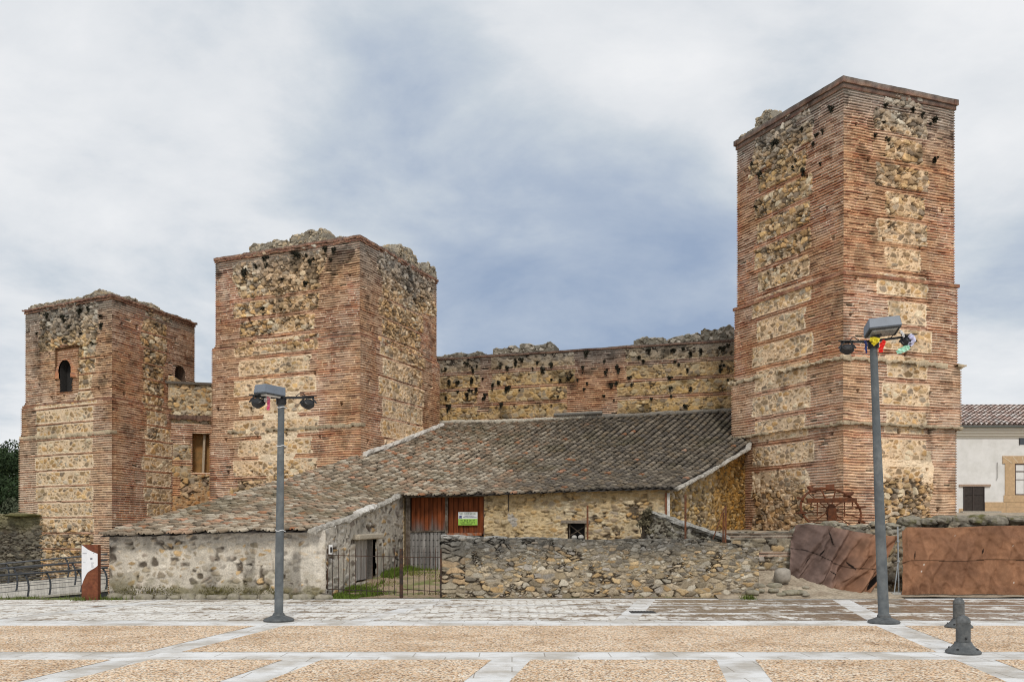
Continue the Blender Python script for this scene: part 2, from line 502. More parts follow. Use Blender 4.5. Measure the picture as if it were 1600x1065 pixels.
def tower_field(L, a, b, seed, sections, z_off=0.0, per=9, nb=2, tooth=0.28, top=10.0, grey=(1.6, .7), rubble=(), hole_pts=(), wash=None, erode=(4, 12), bricks=BRICKS, lite=0.0, low_rubble=None, plain=(), lime_low=None):
    def f(U, V):
        wob = (fbm(U * 0.7, V * 0.7, seed + 70, 2) - .5) * 0.06
        Vw = V
        Ph = per * PITCH
        idx = np.floor((Vw - z_off) / Ph); w = (Vw - z_off) - idx * Ph
        alt = np.mod(idx, 2)
        lf = a * L + alt * tooth + (hsh(idx, idx * 0 + 1, seed) - .5) * 0.24
        rt = b * L - alt * tooth + (hsh(idx, idx * 0 + 2, seed) - .5) * 0.24
        jag = (vnoise(U * 3, V * 5, seed + 71) - .5) * 0.10
        band = (w <= nb * PITCH) & (V < erode[1] + 1.5)
        inp = (w > (nb + .0) * PITCH) & (U > lf + jag) & (U < rt + jag)
        for (u0, u1, v0, v1) in rubble:
            jj = (fbm(U * 1.2, V * 1.2, seed + 72, 3) - .5) * 1.0
            inp = inp | ((U > u0 + jj) & (U < u1 + jj) & (V > v0 + jj * .6) & (V < v1 + jj * .6))
        for (u0, u1, v0, v1) in plain:
            jj = (vnoise(U * 2.2, V * 2.2, seed + 78) - .5) * .5
            inp = inp & ~((U > u0 + jj) & (U < u1 + jj) & (V > v0 + jj * .5) & (V < v1 + jj * .5))
        cb_band = band & ~inp
        er = sst(erode[0], erode[1], V + 3.0 * (fbm(U * .4, V * .4, seed + 73, 3) - .5))
        if low_rubble is not None:
            er = np.maximum(er, 1 - sst(low_rubble - .5, low_rubble + .3, V))
        db, cb = brick_field(U, V + wob * 0.3, seed, wear=er * .6, bricks=bricks)
        ds, cs = stone_field(U, V, seed + 100, 0.27, 0.165, joint=0.155 - 0.09 * er, open_=0.06 + 0.46 * er, bulge=0.035 + 0.05 * er)
        if lime_low is not None:
            lk = .16 * (1 - sst(lime_low - .6, lime_low + .4, V)) * (.5 + fbm(U * 2, V * 3, seed + 79, 3))
            cb = mixc(cb, np.array((.74, .60, .46)), lk)
        # pointed panels: pale mortar frame
        cb = np.where(cb_band[..., None], cb * np.array((.92, .80, .74)), cb)
        fr = np.minimum(np.minimum(U - lf, rt - U), np.minimum(w - nb * PITCH, Ph - w))
        frm = (fr < 0.04) & (er < .75)
        d = np.where(inp, ds, db)
        col = np.where(inp[..., None], cs, cb)
        col = np.where((inp & frm)[..., None], np.array((.78, .63, .45)), col)
        # weather: grey lichen at the top, streaks, warm wash
        g = sst(top - grey[0], top - grey[0] * .15, V + 1.3 * (fbm(U * 0.9, V * 0.35, seed + 74, 4) - .5)) * grey[1]
        lum = col.mean(-1, keepdims=True)
        col = col * (1 - g[..., None]) + (lum * np.array((.98, .93, .86)) * .80) * g[..., None]
        if wash is not None:
            k = fbm(U * .5, V * .45, seed + 75, 4)
            wv = sst(.42, .66, k) * wash
            col = mixc(col, col.mean(-1, keepdims=True) * np.array((1.42, .95, .56)), wv)
        blk = sst(.66, .74, fbm(U * 1.5, V * 1.2, seed + 76, 4)) * (0.30 + .35 * sst(top - 3, top, V))
        col = col * (1 - blk)[..., None]
        col = col * (1.08 + lite)
        d, col = holes(U, V, d, col, hole_pts)
        return d + secoff(V, sections), col
    return f

def corner_disp(sections):
    def f(v):
        ph = v / PITCH - np.floor(v / PITCH + 1e-6)
        return secoff(v, sections) + np.where(ph < .45, .018, -.02)
    return f

def nrm(a, b):
    t = np.array(b[:2], float) - np.array(a[:2], float); t /= np.hypot(*t)
    return np.array((t[1], -t[0]))

def hole_grid(L, z0, z1, seed, du=1.5, dv=1.25):
    r = random.Random(seed); out = []
    z = z0
    while z < z1:
        u = r.uniform(.2, 1.0)
        while u < L - .2:
            if r.random() < .62: out.append((u + r.uniform(-.15, .15), z + r.uniform(-.12, .12), r.uniform(.6, 1.15)))
            u += du
        z += dv
    return out

def tower(root, Lp, Cp, Rp, z0, z1, sections, fL, fR, remL=None, du=0.03, roofdrop=0.25):
    Bp = Lp + Rp - Cp
    nLC, nCR, nRB, nBL = nrm(Lp, Cp), nrm(Cp, Rp), nrm(Rp, Bp), nrm(Bp, Lp)
    vs = v_courses(z0, z1)
    cd = corner_disp(sections)
    wall_mesh('wall', Lp, Cp, vs, du, fL, M_MAS, root, nA=nBL, nB=nCR, cdisp=cd, rem=remL, wob=.09)
    wall_mesh('wall', Cp, Rp, vs, du, fR, M_MAS, root, nA=nLC, nB=nRB, cdisp=cd, wob=.09)
    # the two faces turned away, same masonry more coarsely cut
    vb = np.linspace(z0, z1, 60)
    def cc(U, V):
        d, c = fR(U, V); return d * 0 + secoff(V, sections) - 0.01, c * 0 + c.mean(axis=(0, 1)) * (0.8 + .4 * fbm(U * 2, V * 4, 3, 3))[..., None]
    wall_mesh('back_wall', Rp, Bp, vb, .2, cc, M_MAS, root, nA=nCR, nB=nBL)
    wall_mesh('back_wall', Bp, Lp, vb, .2, cc, M_MAS, root, nA=nRB, nB=nLC)
    m = MB(); q = [Lp, Cp, Rp, Bp]
    m.hexa([(*p, z1 - .45) for p in [np.array(p) * .999 + .001 * np.mean(q, 0) for p in q]], [(*p, z1 - roofdrop) for p in [np.array(p) * .999 + .001 * np.mean(q, 0) for p in q]])
    m.build('roof_deck', mat_plain('tower_top_fill', (.25, .22, .18), rough=.95), root)
    return [Lp, Cp, Rp, Bp]

def xy(px, Y):
    p = P(px, YH, Y); return np.array((p.x, p.y))

def cfn_brick(seed, top_grey=.4, dark=1.0):
    def f(u, z, top):
        r = random.random()
        c = np.array(BRICKS[int(hsh(math.floor(u / .27), math.floor(z / .1), seed) * 6.99)]) * (.6 + .5 * r)
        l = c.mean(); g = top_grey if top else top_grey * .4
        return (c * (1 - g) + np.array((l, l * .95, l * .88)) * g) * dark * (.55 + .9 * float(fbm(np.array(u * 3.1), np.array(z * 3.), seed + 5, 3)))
    return f

def cfn_mortar(seed, dark=1.0):
    def f(u, z, top):
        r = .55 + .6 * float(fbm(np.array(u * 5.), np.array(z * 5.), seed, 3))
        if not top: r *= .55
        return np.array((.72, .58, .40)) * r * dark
    return f

# ---- tall tower on the right
TR = thing('castle_tower', (xy(1318, 30.0)[0], 30.0, 0), 'tallest brick and rubble castle tower, on the right beside the white house', 'tower', 'towers of the castle')
rL, rC, rR = xy(1152, 34.9), xy(1318, 30.0), xy(1491, 31.62)
zR = zat(122, 30.0)
secR = [(-1, .04), (5.22, .15), (7.24, .07), (10.05, 0.0)]
LL, LR = np.hypot(*(rC - rL)), np.hypot(*(rR - rC))
fRL = tower_field(LL, .19, .745, 11, secR, z_off=.30, per=10, nb=2, tooth=.22, top=zR, grey=(2.2, .75), wash=.38, erode=(8.5, 12.5), low_rubble=3.4, lime_low=7.3,
                  rubble=[(.9, LL * .72, 1.0, 3.9), (.75, 3.3, zR - 1.7, zR - .45)], hole_pts=hole_grid(LL, 2.5, 15.5, 5), lite=.02)
fRR = tower_field(LR, .285, .755, 12, secR, z_off=.30, per=10, nb=2, top=zR, grey=(2.2, .75), wash=.38, erode=(8.5, 12.5), low_rubble=3.6, lime_low=7.3,
                  rubble=[(LR * .30, LR * .74, 1.0, 4.3)], hole_pts=hole_grid(LR, 2.5, 15.5, 6), lite=.06)
pr = tower(TR, rL, rC, rR, 1.2, zR - .02, secR, fRL, fRR, du=.028)
ring('cornice', pr, .10, zR - .16, zR + .02, 31, M_TRIM, TR, cfn_brick(1, .9, .62), rough=.03)
ring('cornice', pr, .045, zR - .32, zR - .17, 32, M_TRIM, TR, cfn_brick(2, .8, .55), rough=.015)
ring('string_course', pr, .12, 9.98, 10.09, 33, M_TRIM, TR, cfn_brick(3, .15, .85), rough=.02)
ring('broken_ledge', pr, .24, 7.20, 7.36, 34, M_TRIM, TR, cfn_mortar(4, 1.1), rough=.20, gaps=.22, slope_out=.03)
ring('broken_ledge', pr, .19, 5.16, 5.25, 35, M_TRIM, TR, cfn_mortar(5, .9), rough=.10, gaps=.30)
# rubble stump on the left edge of the top
def pt_on(A, B, px):
    s, Y = hit(px, A, B); t = (np.array(B) - np.array(A)) / np.hypot(*(np.array(B) - np.array(A)))
    return np.array(A) + t * s
a, b = pt_on(rL, rC, 1181), pt_on(rL, rC, 1205)
loaf('rubble_stump', (*a, 0), (*b, 0), zR - .02, lambda u: .30 + .35 * fbm(u * 3, u * 0, 8, 3) + .12 * (u > .35), .5, 77, M_TRIM, TR, du=.03, stones=GREYST, mortar=(.30, .27, .22), sx=.2, sy=.14)
a, b = pt_on(rL, rC, 1154), pt_on(rL, rC, 1180)
loaf('rubble_stump', (*a, 0), (*b, 0), zR - .02, lambda u: .10 + .12 * fbm(u * 3, u * 0, 9, 3), .5, 78, M_TRIM, TR, du=.03, stones=GREYST, mortar=(.30, .27, .22), sx=.2, sy=.14)

# ---- middle tower
mL, mC, mR = xy(337, 38.7), xy(562, 35.7), xy(682, 42.0)
zM = zat(368, 35.7)
TM = thing('castle_tower', (mC[0], mC[1], 0), 'middle broad castle tower with ragged rubble stumps on its top', 'tower', 'towers of the castle')
secM = [(-1, .16), (5.72, .10), (zat(523, 35.7), 0.0)]
LL, LR = np.hypot(*(mC - mL)), np.hypot(*(mR - mC))
fML = tower_field(LL, .15, .74, 21, secM, z_off=.55, per=9, nb=2, top=zM, grey=(1.5, .65), wash=.4, erode=(8.0, 10.0), low_rubble=4.2,
                  rubble=[(LL * .34, LL * .60, 2.5, 7.3), (LL * .14, LL * .74, 2.0, 3.6), (LL * .16, LL * .76, 11.3, zM - .35)], hole_pts=hole_grid(LL, 3, 12.6, 7))
fMR = tower_field(LR, .20, .80, 22, secM, z_off=.55, per=9, nb=1, tooth=.3, top=zM, grey=(2.2, .8), wash=.35, erode=(7.0, 9.5),
                  rubble=[(LR * .25, LR * .98, 11.4, zM)], hole_pts=hole_grid(LR, 3, 12.6, 8, dv=2.2), lite=.06)
pm = tower(TM, mL, mC, mR, 0.6, zM - .02, secM, fML, fMR, du=.034)
ring('cornice', pm[:3], .07, zM - .09, zM + .01, 41, M_TRIM, TM, cfn_brick(11, .6, .78), rough=.06, closed=False)
ring('cornice', pm[:3], .04, zM - .19, zM - .10, 42, M_TRIM, TM, cfn_brick(12, .4, .72), rough=.06, closed=False, gaps=.3)
ring('string_course', pm[:3], .10, zat(523, 35.7) - .05, zat(523, 35.7) + .05, 43, M_TRIM, TM, cfn_brick(13, .2, .8), rough=.02, closed=False)
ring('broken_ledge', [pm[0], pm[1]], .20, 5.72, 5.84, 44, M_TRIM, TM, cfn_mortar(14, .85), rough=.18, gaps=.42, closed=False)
for i, (x0, x1, hh, sd) in enumerate([(390, 452, .46, 81), (452, 511, .60, 82), (343, 389, .07, 83), (512, 535, .12, 84)]):
    a, b = pt_on(mL, mC, x0), pt_on(mL, mC, x1)
    loaf('rubble_stump', (*a, 0), (*b, 0), zM - .03, (lambda hh, sd: lambda u: hh * (.52 + .55 * fbm(u * 4.6, u * 0, sd, 4)))(hh, sd), .7, sd, M_TRIM, TM, du=.035, stones=GREYST, mortar=(.30, .27, .22), sx=.2, sy=.14)
for i, (x0, x1, hh, sd) in enumerate([(603, 622, .28, 85), (622, 652, .75, 86), (655, 668, .18, 88), (667, 682, .72, 87)]):
    a, b = pt_on(mC, mR, x0), pt_on(mC, mR, x1)
    loaf('rubble_stump', (*a, 0), (*b, 0), zM - .03, (lambda hh, sd: lambda u: hh * (.50 + .6 * fbm(u * 4.2, u * 0, sd, 4)))(hh, sd), .8, sd, M_TRIM, TM, du=.035, stones=GREYST, mortar=(.30, .27, .22), sx=.2, sy=.14)

# ---- left tower with the horseshoe window
lL, lC, lR = xy(40, 38.6), xy(175, 36.0), xy(304, 40.9)
zL = zat(459, 36.0)
TL = thing('castle_tower', (lC[0], lC[1], -.5), 'leftmost and lowest castle tower, with a dark horseshoe arch window', 'tower', 'towers of the castle')
secL = [(-3, .15), (5.55, .10), (zat(623, 36.0), 0.0)]
LL, LR = np.hypot(*(lC - lL)), np.hypot(*(lR - lC))
u0, Y0 = hit(93, lL, lC); u1, _ = hit(111, lL, lC); zb, zt = zat(613, Y0), zat(566, Y0)
uc, rw = (u0 + u1) / 2, (u1 - u0) / 2
def arch_in(U, V, g=0.0):
    zs = zt - (rw + g)
    body = (np.abs(U - uc) < rw + g) & (V > zb) & (V <= zs + g)
    arc = ((U - uc) ** 2 + ((V - zs) * .9) ** 2 < (rw * 1.08 + g) ** 2) & (V > zs - rw * .3)
    return body | arc
def lft(U, V):
    d, c = fLL0(U, V)
    # brick alfiz panel framing the arch
    fr = (np.abs(U - uc - .1) < .72) & (V > zb - .1) & (V < zt + .55)
    db, cb = brick_field(U, V, 333, wear=.1)
    c = np.where(fr[..., None], mixc(cb, np.array((.50, .26, .12)), 0.35 + 0 * U), c); d = np.where(fr, db - .05, d)
    ed = (np.abs(np.abs(U - uc - .1) - .70) < .04) & (V > zb + .5) & (V < zt + .55) | ((np.abs(V - zt - .55) < .05) & (np.abs(U - uc - .1) < .72))
    c = np.where(ed[..., None], np.array((.16, .08, .04)), c)
    ar = arch_in(U, V, .24) & (V > zb + .55)
    ang = np.floor(np.arctan2(V - (zt - rw), U - uc) * 9)
    bc = pal(BRICKS, hsh(ang, ang * 0, 5)) * (.85 + .4 * hsh(ang, ang * 0, 6))[..., None] * np.array((.95, 1.0, .95))
    c = np.where(ar[..., None], bc, c); d = np.where(ar, .03, d)
    return d, c
fLL0 = tower_field(LL, .15, .84, 35, secL, z_off=.33, per=7, nb=1, tooth=.12, top=zL, grey=(2.0, .7), wash=.0, erode=(6.6, 8.2), lite=-.05, low_rubble=2.0, lime_low=5.6,
                   plain=[(-1, LL * .60, 6.9, 9.0), (LL * .8, LL + 1, 6.9, 9.0)], rubble=[(LL * .16, LL * .86, 7.2 + 1.9, zL - .5)], hole_pts=hole_grid(LL, 7.2, 10.6, 9, 1.0, .6) + [(LL * .5, .95, 1.0)],
                   bricks=[(.46, .26, .16), (.52, .30, .18), (.40, .22, .14), (.50, .33, .22), (.44, .20, .11)])
fLR = tower_field(LR, .30, .68, 36, secL, z_off=.33, per=7, nb=1, tooth=.2, top=zL, grey=(.9, .5), wash=.0, erode=(5.8, 7.0), hole_pts=hole_grid(LR, 7.2, 10.6, 10, 1.1, .9), lite=-.10,
                  plain=[(LR * .60, LR + 1, 6.0, 10.3), (-1, LR * .34, 5.5, 11)])
v0, Yr = hit(273, lC, lR); v1, _ = hit(290, lC, lR)
zrb, zrt = zat(594, Yr), zat(569, Yr)
def remLR(U, V):
    um = (v0 + v1) / 2; r = (v1 - v0) / 2
    return ((np.abs(U - um) < r) & (V > zrb) & (V < zrt - r)) | (((U - um) ** 2 + (V - zrt + r) ** 2 < r * r) & (V >= zrt - r))
lB = lL + lR - lC
cdL = corner_disp(secL); vsL = v_courses(-1.6, zL - .03)
wall_mesh('wall', lL, lC, vsL, .03, lft, M_MAS, TL, nA=nrm(lB, lL), nB=nrm(lC, lR), cdisp=cdL, rem=lambda U, V: arch_in(U, V))
wall_mesh('wall', lC, lR, vsL, .03, fLR, M_MAS, TL, nA=nrm(lL, lC), nB=nrm(lR, lB), cdisp=cdL, rem=remLR)
def flat_back(U, V):
    return secoff(V, secL) - .01, np.ones(U.shape + (3,)) * np.array((.42, .28, .18)) * (.7 + .5 * fbm(U * 2, V * 4, 3, 3))[..., None]
wall_mesh('back_wall', lR, lB, np.linspace(-1.6, zL - .03, 50), .2, flat_back, M_MAS, TL, nA=nrm(lC, lR), nB=nrm(lB, lL))
wall_mesh('back_wall', lB, lL, np.linspace(-1.6, zL - .03, 50), .2, flat_back, M_MAS, TL, nA=nrm(lR, lB), nB=nrm(lL, lC))
m = MB(); m.hexa([(*p, zL - .5) for p in (lL, lC, lR, lB)], [(*p, zL - .3) for p in (lL, lC, lR, lB)])
m.build('roof_deck', mat_plain('left_tower_fill', (.25, .22, .18), rough=.95), TL)
def niche(A, B, u0, u1, zb, zt, depth, name, mat, parent, archr=True):
    """open-fronted recess behind a wall opening"""
    A = np.array(A); B = np.array(B); t = (B - A) / np.hypot(*(B - A)); n = np.array((t[1], -t[0]))
    um = (u0 + u1) / 2; r = (u1 - u0) / 2 * 1.04
    pts = [(um - r, zb), (um - r, zt - r)]
    if archr: pts += [(um - r * math.cos(k * math.pi / 10), zt - r + r * 1.08 * math.sin(k * math.pi / 10)) for k in range(1, 10)]
    else: pts[-1] = (um - r, zt); pts.append((um + r, zt))
    pts += ([(um + r, zt - r)] if archr else []) + [(um + r, zb)]
    vs = []; 
    for dd in (-.02, -depth):
        for (u, z) in pts:
            q = A + t * u + n * dd; vs.append((q[0], q[1], z))
    k = len(pts); fs = [(i, (i + 1) % k, k + (i + 1) % k, k + i) for i in range(k)] + [tuple(k + i for i in range(k))]
    return mesh_np(name, vs, fs, mat, parent)
M_REVEAL = mat_plain('window_reveal_brick', (.13, .085, .06), rough=.95, var=.4)
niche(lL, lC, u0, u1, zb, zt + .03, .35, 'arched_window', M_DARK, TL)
niche(lC, lR, v0, v1, zrb, zrt + .02, .9, 'arched_window', M_REVEAL, TL)
ring('cornice', [lL, lC, lR], .09, zL - .10, zL - .02, 51, M_TRIM, TL, cfn_brick(21, .6, .72), rough=.06, closed=False)
ring('cornice', [lL, lC, lR], .04, zL - .20, zL - .11, 54, M_TRIM, TL, cfn_brick(24, .5, .66), rough=.06, closed=False, gaps=.3)
ring('string_course', [lL, lC, lR], .09, zat(623, 36) - .05, zat(623, 36) + .06, 52, M_TRIM, TL, cfn_brick(22, .2, .7), rough=.03, closed=False, gaps=.2)
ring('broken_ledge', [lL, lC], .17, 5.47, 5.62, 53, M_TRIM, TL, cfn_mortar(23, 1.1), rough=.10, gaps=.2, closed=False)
for (A, B, x0, x1, hh, sd) in [(lL, lC, 45, 130, .20, 91), (lL, lC, 130, 168, .32, 92), (lC, lR, 196, 215, .32, 93), (lC, lR, 214, 250, .2, 94), (lC, lR, 250, 300, .10, 95)]:
    a, b = pt_on(A, B, x0), pt_on(A, B, x1)
    loaf('rubble_stump', (*a, 0), (*b, 0), zL - .04, (lambda hh, sd: lambda u: hh * (.25 + .9 * fbm(u * 3.6, u * 0, sd, 4)))(hh, sd), .6, sd, M_TRIM, TL, du=.035, stones=GREYST, mortar=(.32, .29, .24), sx=.2, sy=.14)

# ---- curtain wall between the middle and the right tower
cL, cR = xy(655, 43.4), xy(1175, 38.6)
CW = thing('curtain_wall', (*((cL + cR) / 2), 0), 'long rubble castle wall with dark tufts, behind the tiled barn roof between two towers', 'castle wall')
Lc = np.hypot(*(cR - cL))
zcA, zcB = zat(562, 43.4), zat(528, 38.8)
zC = (zcA + zcB) / 2
ubr0, _ = hit(893, cL, cR); ubr1, _ = hit(972, cL, cR); up0, _ = hit(748, cL, cR); up1, _ = hit(766, cL, cR)
def f_curtain(U, V):
    per = 0.74
    w = V - np.floor(V / per) * per
    band = w < .17
    idx = np.floor(V / per)
    jg = (hsh(idx, idx * 0, 7) - .5) * .5 + (vnoise(U * 3, V * 5, 3) - .5) * .15
    patch = (U > ubr0 + jg) & (U < ubr1 + jg)
    pier = (U > up0 + jg * .4) & (U < up1 + jg * .4) & (V > zC - 2.6)
    db, cb = brick_field(U, V, 61, wear=.6)
    cb = cb * np.array((.90, .85, .8))
    ds, cs = stone_field(U, V, 62, .27, .19, mortar=(.56, .40, .21), joint=.08, open_=.36, bulge=.06,
                         stones=[(.48, .31, .13), (.52, .36, .17), (.40, .27, .14), (.33, .25, .17), (.44, .29, .12), (.36, .29, .2), (.56, .44, .26)])
    isb = band | patch | pier
    d = np.where(isb, db, ds); c = np.where(isb[..., None], cb, cs)
    g = sst(zC - 1.6, zC - .1, V + 1.0 * (fbm(U * .8, V * .5, 64, 4) - .5)) * .8
    lum = c.mean(-1, keepdims=True)
    c = c * (1 - g[..., None]) + lum * np.array((.8, .76, .70)) * .8 * g[..., None]
    blk = sst(.58, .72, fbm(U * 1.2, V * 1.6, 66, 4)) * .55
    return d, c * (1 - blk)[..., None] * .95
ztc = lambda u: zcA + (zcB - zcA) * u / Lc + (fbm(u * 1.5, u * 0, 68, 3) - .5) * .10
wall_mesh('wall', cL, cR, v_courses(4.5, max(zcA, zcB) + .2), .035, f_curtain, M_MAS, CW, ztop=ztc, thick=1.2)
ring('coping_course', [cL, cR], .06, zC - .10, zC - .02, 69, M_TRIM, CW, cfn_brick(31, .8, .5), rough=.05, closed=False)
for (x0, x1, hh, sd) in [(670, 700, .16, 101), (700, 752, .22, 102), (770, 812, .32, 103), (812, 865, .42, 104), (990, 1040, .30, 105), (1040, 1095, .36, 106), (1095, 1146, .50, 107)]:
    a, b = pt_on(cL, cR, x0), pt_on(cL, cR, x1)
    ua, _ = hit(x0, cL, cR); ub, _ = hit(x1, cL, cR)
    za, zb_ = float(ztc(np.array(ua))), float(ztc(np.array(ub)))
    loaf('rubble_coping', (*a, za - .05), (*b, zb_ - .05), za - .05, (lambda hh, sd: lambda u: hh * (.5 + .9 * fbm(u * 2.0, u * 0, sd, 3)))(hh, sd), .9, sd, M_TRIM, CW, du=.045,
         stones=[(.26, .24, .2), (.33, .3, .25), (.2, .19, .16), (.38, .35, .3)], mortar=(.2, .18, .14))

# ---- short ruined wall between the left and the middle tower
wA = pt_on(lC, lR, 262); wB = xy(345, 39.9)
RW = thing('ruined_wall', (*((wA + wB) / 2), 0), 'narrow weathered wall with an ochre plastered recess, squeezed between left and middle towers', 'castle wall')
Lw = np.hypot(*(wB - wA))
n0, _ = hit(300, wA, wB); n1, _ = hit(329, wA, wB)
nz0, nz1 = zat(737, 39.3), zat(676, 39.3)
def f_ruin(U, V):
    db, cb = brick_field(U, V, 161, wear=.5)
    ds, cs = stone_field(U, V, 162, .26, .2, joint=.09, open_=.4, bulge=.05, mortar=(.5, .4, .27))
    w = V - np.floor(V / .9) * .9
    st = ((w > .25) & (V < 5.4) & (U < n0 - .05)) | (V > 6.3) | (V < nz0 - .1)
    st = st & ~((V < 4.0) & (V > 3.2) & (U < .5))
    d = np.where(st, ds, db); c = np.where(st[..., None], cs, cb)
    low = (1 - sst(2.0, 4.6, V))[..., None]
    c = c * (1 - low) + c * np.array((1.0, .72, .5)) * low
    return d, c
wall_mesh('wall', wA, wB, v_courses(-.5, 8.3), .035, f_ruin, M_MAS, RW, ztop=lambda u: 8.02 + (fbm(u * 2, u * 0, 5, 3) - .5) * .15 + .35 * (1 - sst(.0, .7, u)), thick=.9,
          rem=lambda U, V: (U > n0) & (U < n1) & (V > nz0) & (V < nz1))
niche(wA, wB, n0, n1, nz0, nz1, .55, 'plastered_recess', mat_plain('ochre_recess_plaster', (.34, .20, .08), rough=.95, var=.35, nscale=6, c2=(.34, .17, .06)), RW, archr=False)
tw = (wB - wA) / Lw; nw = np.array((tw[1], -tw[0]))
m = MB(); q = wA + tw * (n0 + .62 * (n1 - n0)) + nw * (-.3)
m.bar((*q, nz0), (*(q + tw * .06), nz1), .10, .10); m.build('timber_prop', mat_plain('grey_prop_wood', (.45, .36, .26), rough=.9), RW)
ring('broken_ledge', [wA, wB], .13, 6.42, 6.62, 163, M_TRIM, RW, cfn_brick(45, .5, .55), rough=.15, closed=False)
m = MB(); q0 = wA - tw * .1; m.hexa([(*(q0 + nw * .14), 7.93), (*(wB + nw * .14), 7.95), (*(wB - nw * .9), 7.95), (*(q0 - nw * .9), 7.93)],
     [(*(q0 + nw * .14), 8.03), (*(wB + nw * .14), 8.05), (*(wB - nw * .9), 8.05), (*(q0 - nw * .9), 8.03)])
m.build('coping_slab', mat_plain('dark_coping', (.13, .11, .09), rough=.95), RW)
# ------------------------------------------------------------------ stone barn under a sagging tiled roof
D0 = (-10.2, 23.5); C0 = (-4.72, 23.5); F0 = (-3.62, 30.9); G0 = (4.63, 28.0); T0 = (8.75, 34.6)
ctrl = [(-10.6, 23.2, 1.60), (-8.0, 23.2, 1.66), (-5.2, 23.2, 1.74), (-4.6, 25.3, 2.08), (-4.0, 28.2, 2.52), (-3.62, 30.9, 2.99), (0.4, 29.45, 3.0), (4.7, 27.8, 3.02),
        (6.3, 30.7, 3.80), (7.6, 32.8, 4.55), (8.75, 34.9, 5.25), (9.3, 38.9, 6.74), (2.6, 41.2, 6.72), (-3.7, 43.3, 6.75), (-6.03, 35.7, 4.65), (-8.3, 29.4, 3.10), (1.6, 35.0, 4.62), (-4.0, 36.5, 4.75), (-6.5, 29.5, 2.95)]
cp = np.array(ctrl)
def tps_k(r): return np.where(r > 1e-9, r * r * np.log(np.maximum(r, 1e-9)), 0)
K = tps_k(np.hypot(cp[:, 0][:, None] - cp[:, 0], cp[:, 1][:, None] - cp[:, 1])) + np.eye(len(cp)) * 1.5
Pm = np.c_[np.ones(len(cp)), cp[:, :2]]
A_ = np.block([[K, Pm], [Pm.T, np.zeros((3, 3))]])
wts = np.linalg.solve(A_, np.r_[cp[:, 2], 0, 0, 0])
def roofz(x, y):
    x = np.asarray(x, float); y = np.asarray(y, float)
    s = wts[-3] + wts[-2] * x + wts[-1] * y
    for i in range(len(cp)): s = s + wts[i] * tps_k(np.hypot(x - cp[i, 0], y - cp[i, 1]))
    return s + (vnoise(x * .55, y * .55, 4) - .5) * .07
roof_poly = [(-10.3, 23.17), (-5.15, 23.17), (-4.55, 25.3), (-3.75, 30.55), (0.4, 29.12), (4.85, 27.62), (6.65, 30.6), (8.3, 32.9), (8.72, 34.3), (8.47, 34.9), (9.2, 36.4), (9.9, 38.8), (-3.5, 43.6), (-5.95, 35.9)]
rp = np.array(roof_poly)
def inpoly(x, y, poly=rp):
    r = np.zeros(np.shape(x), bool); n = len(poly); j = n - 1
    for i in range(n):
        xi, yi = poly[i]; xj, yj = poly[j]
        c = ((yi > y) != (yj > y)) & (x < (xj - xi) * (y - yi) / (yj - yi + 1e-12) + xi)
        r ^= c; j = i
    return r

BARN = thing('stone_barn', (0, 28, 0), 'low stone barn with sagging grey tiled roof and big reddish plank doors', 'barn')
M_RUB = mat_vc('barn_rubble_wall')
M_TILE = mat_vc('weathered_clay_tiles', nscale=34, lo=.65, hi=1.3)

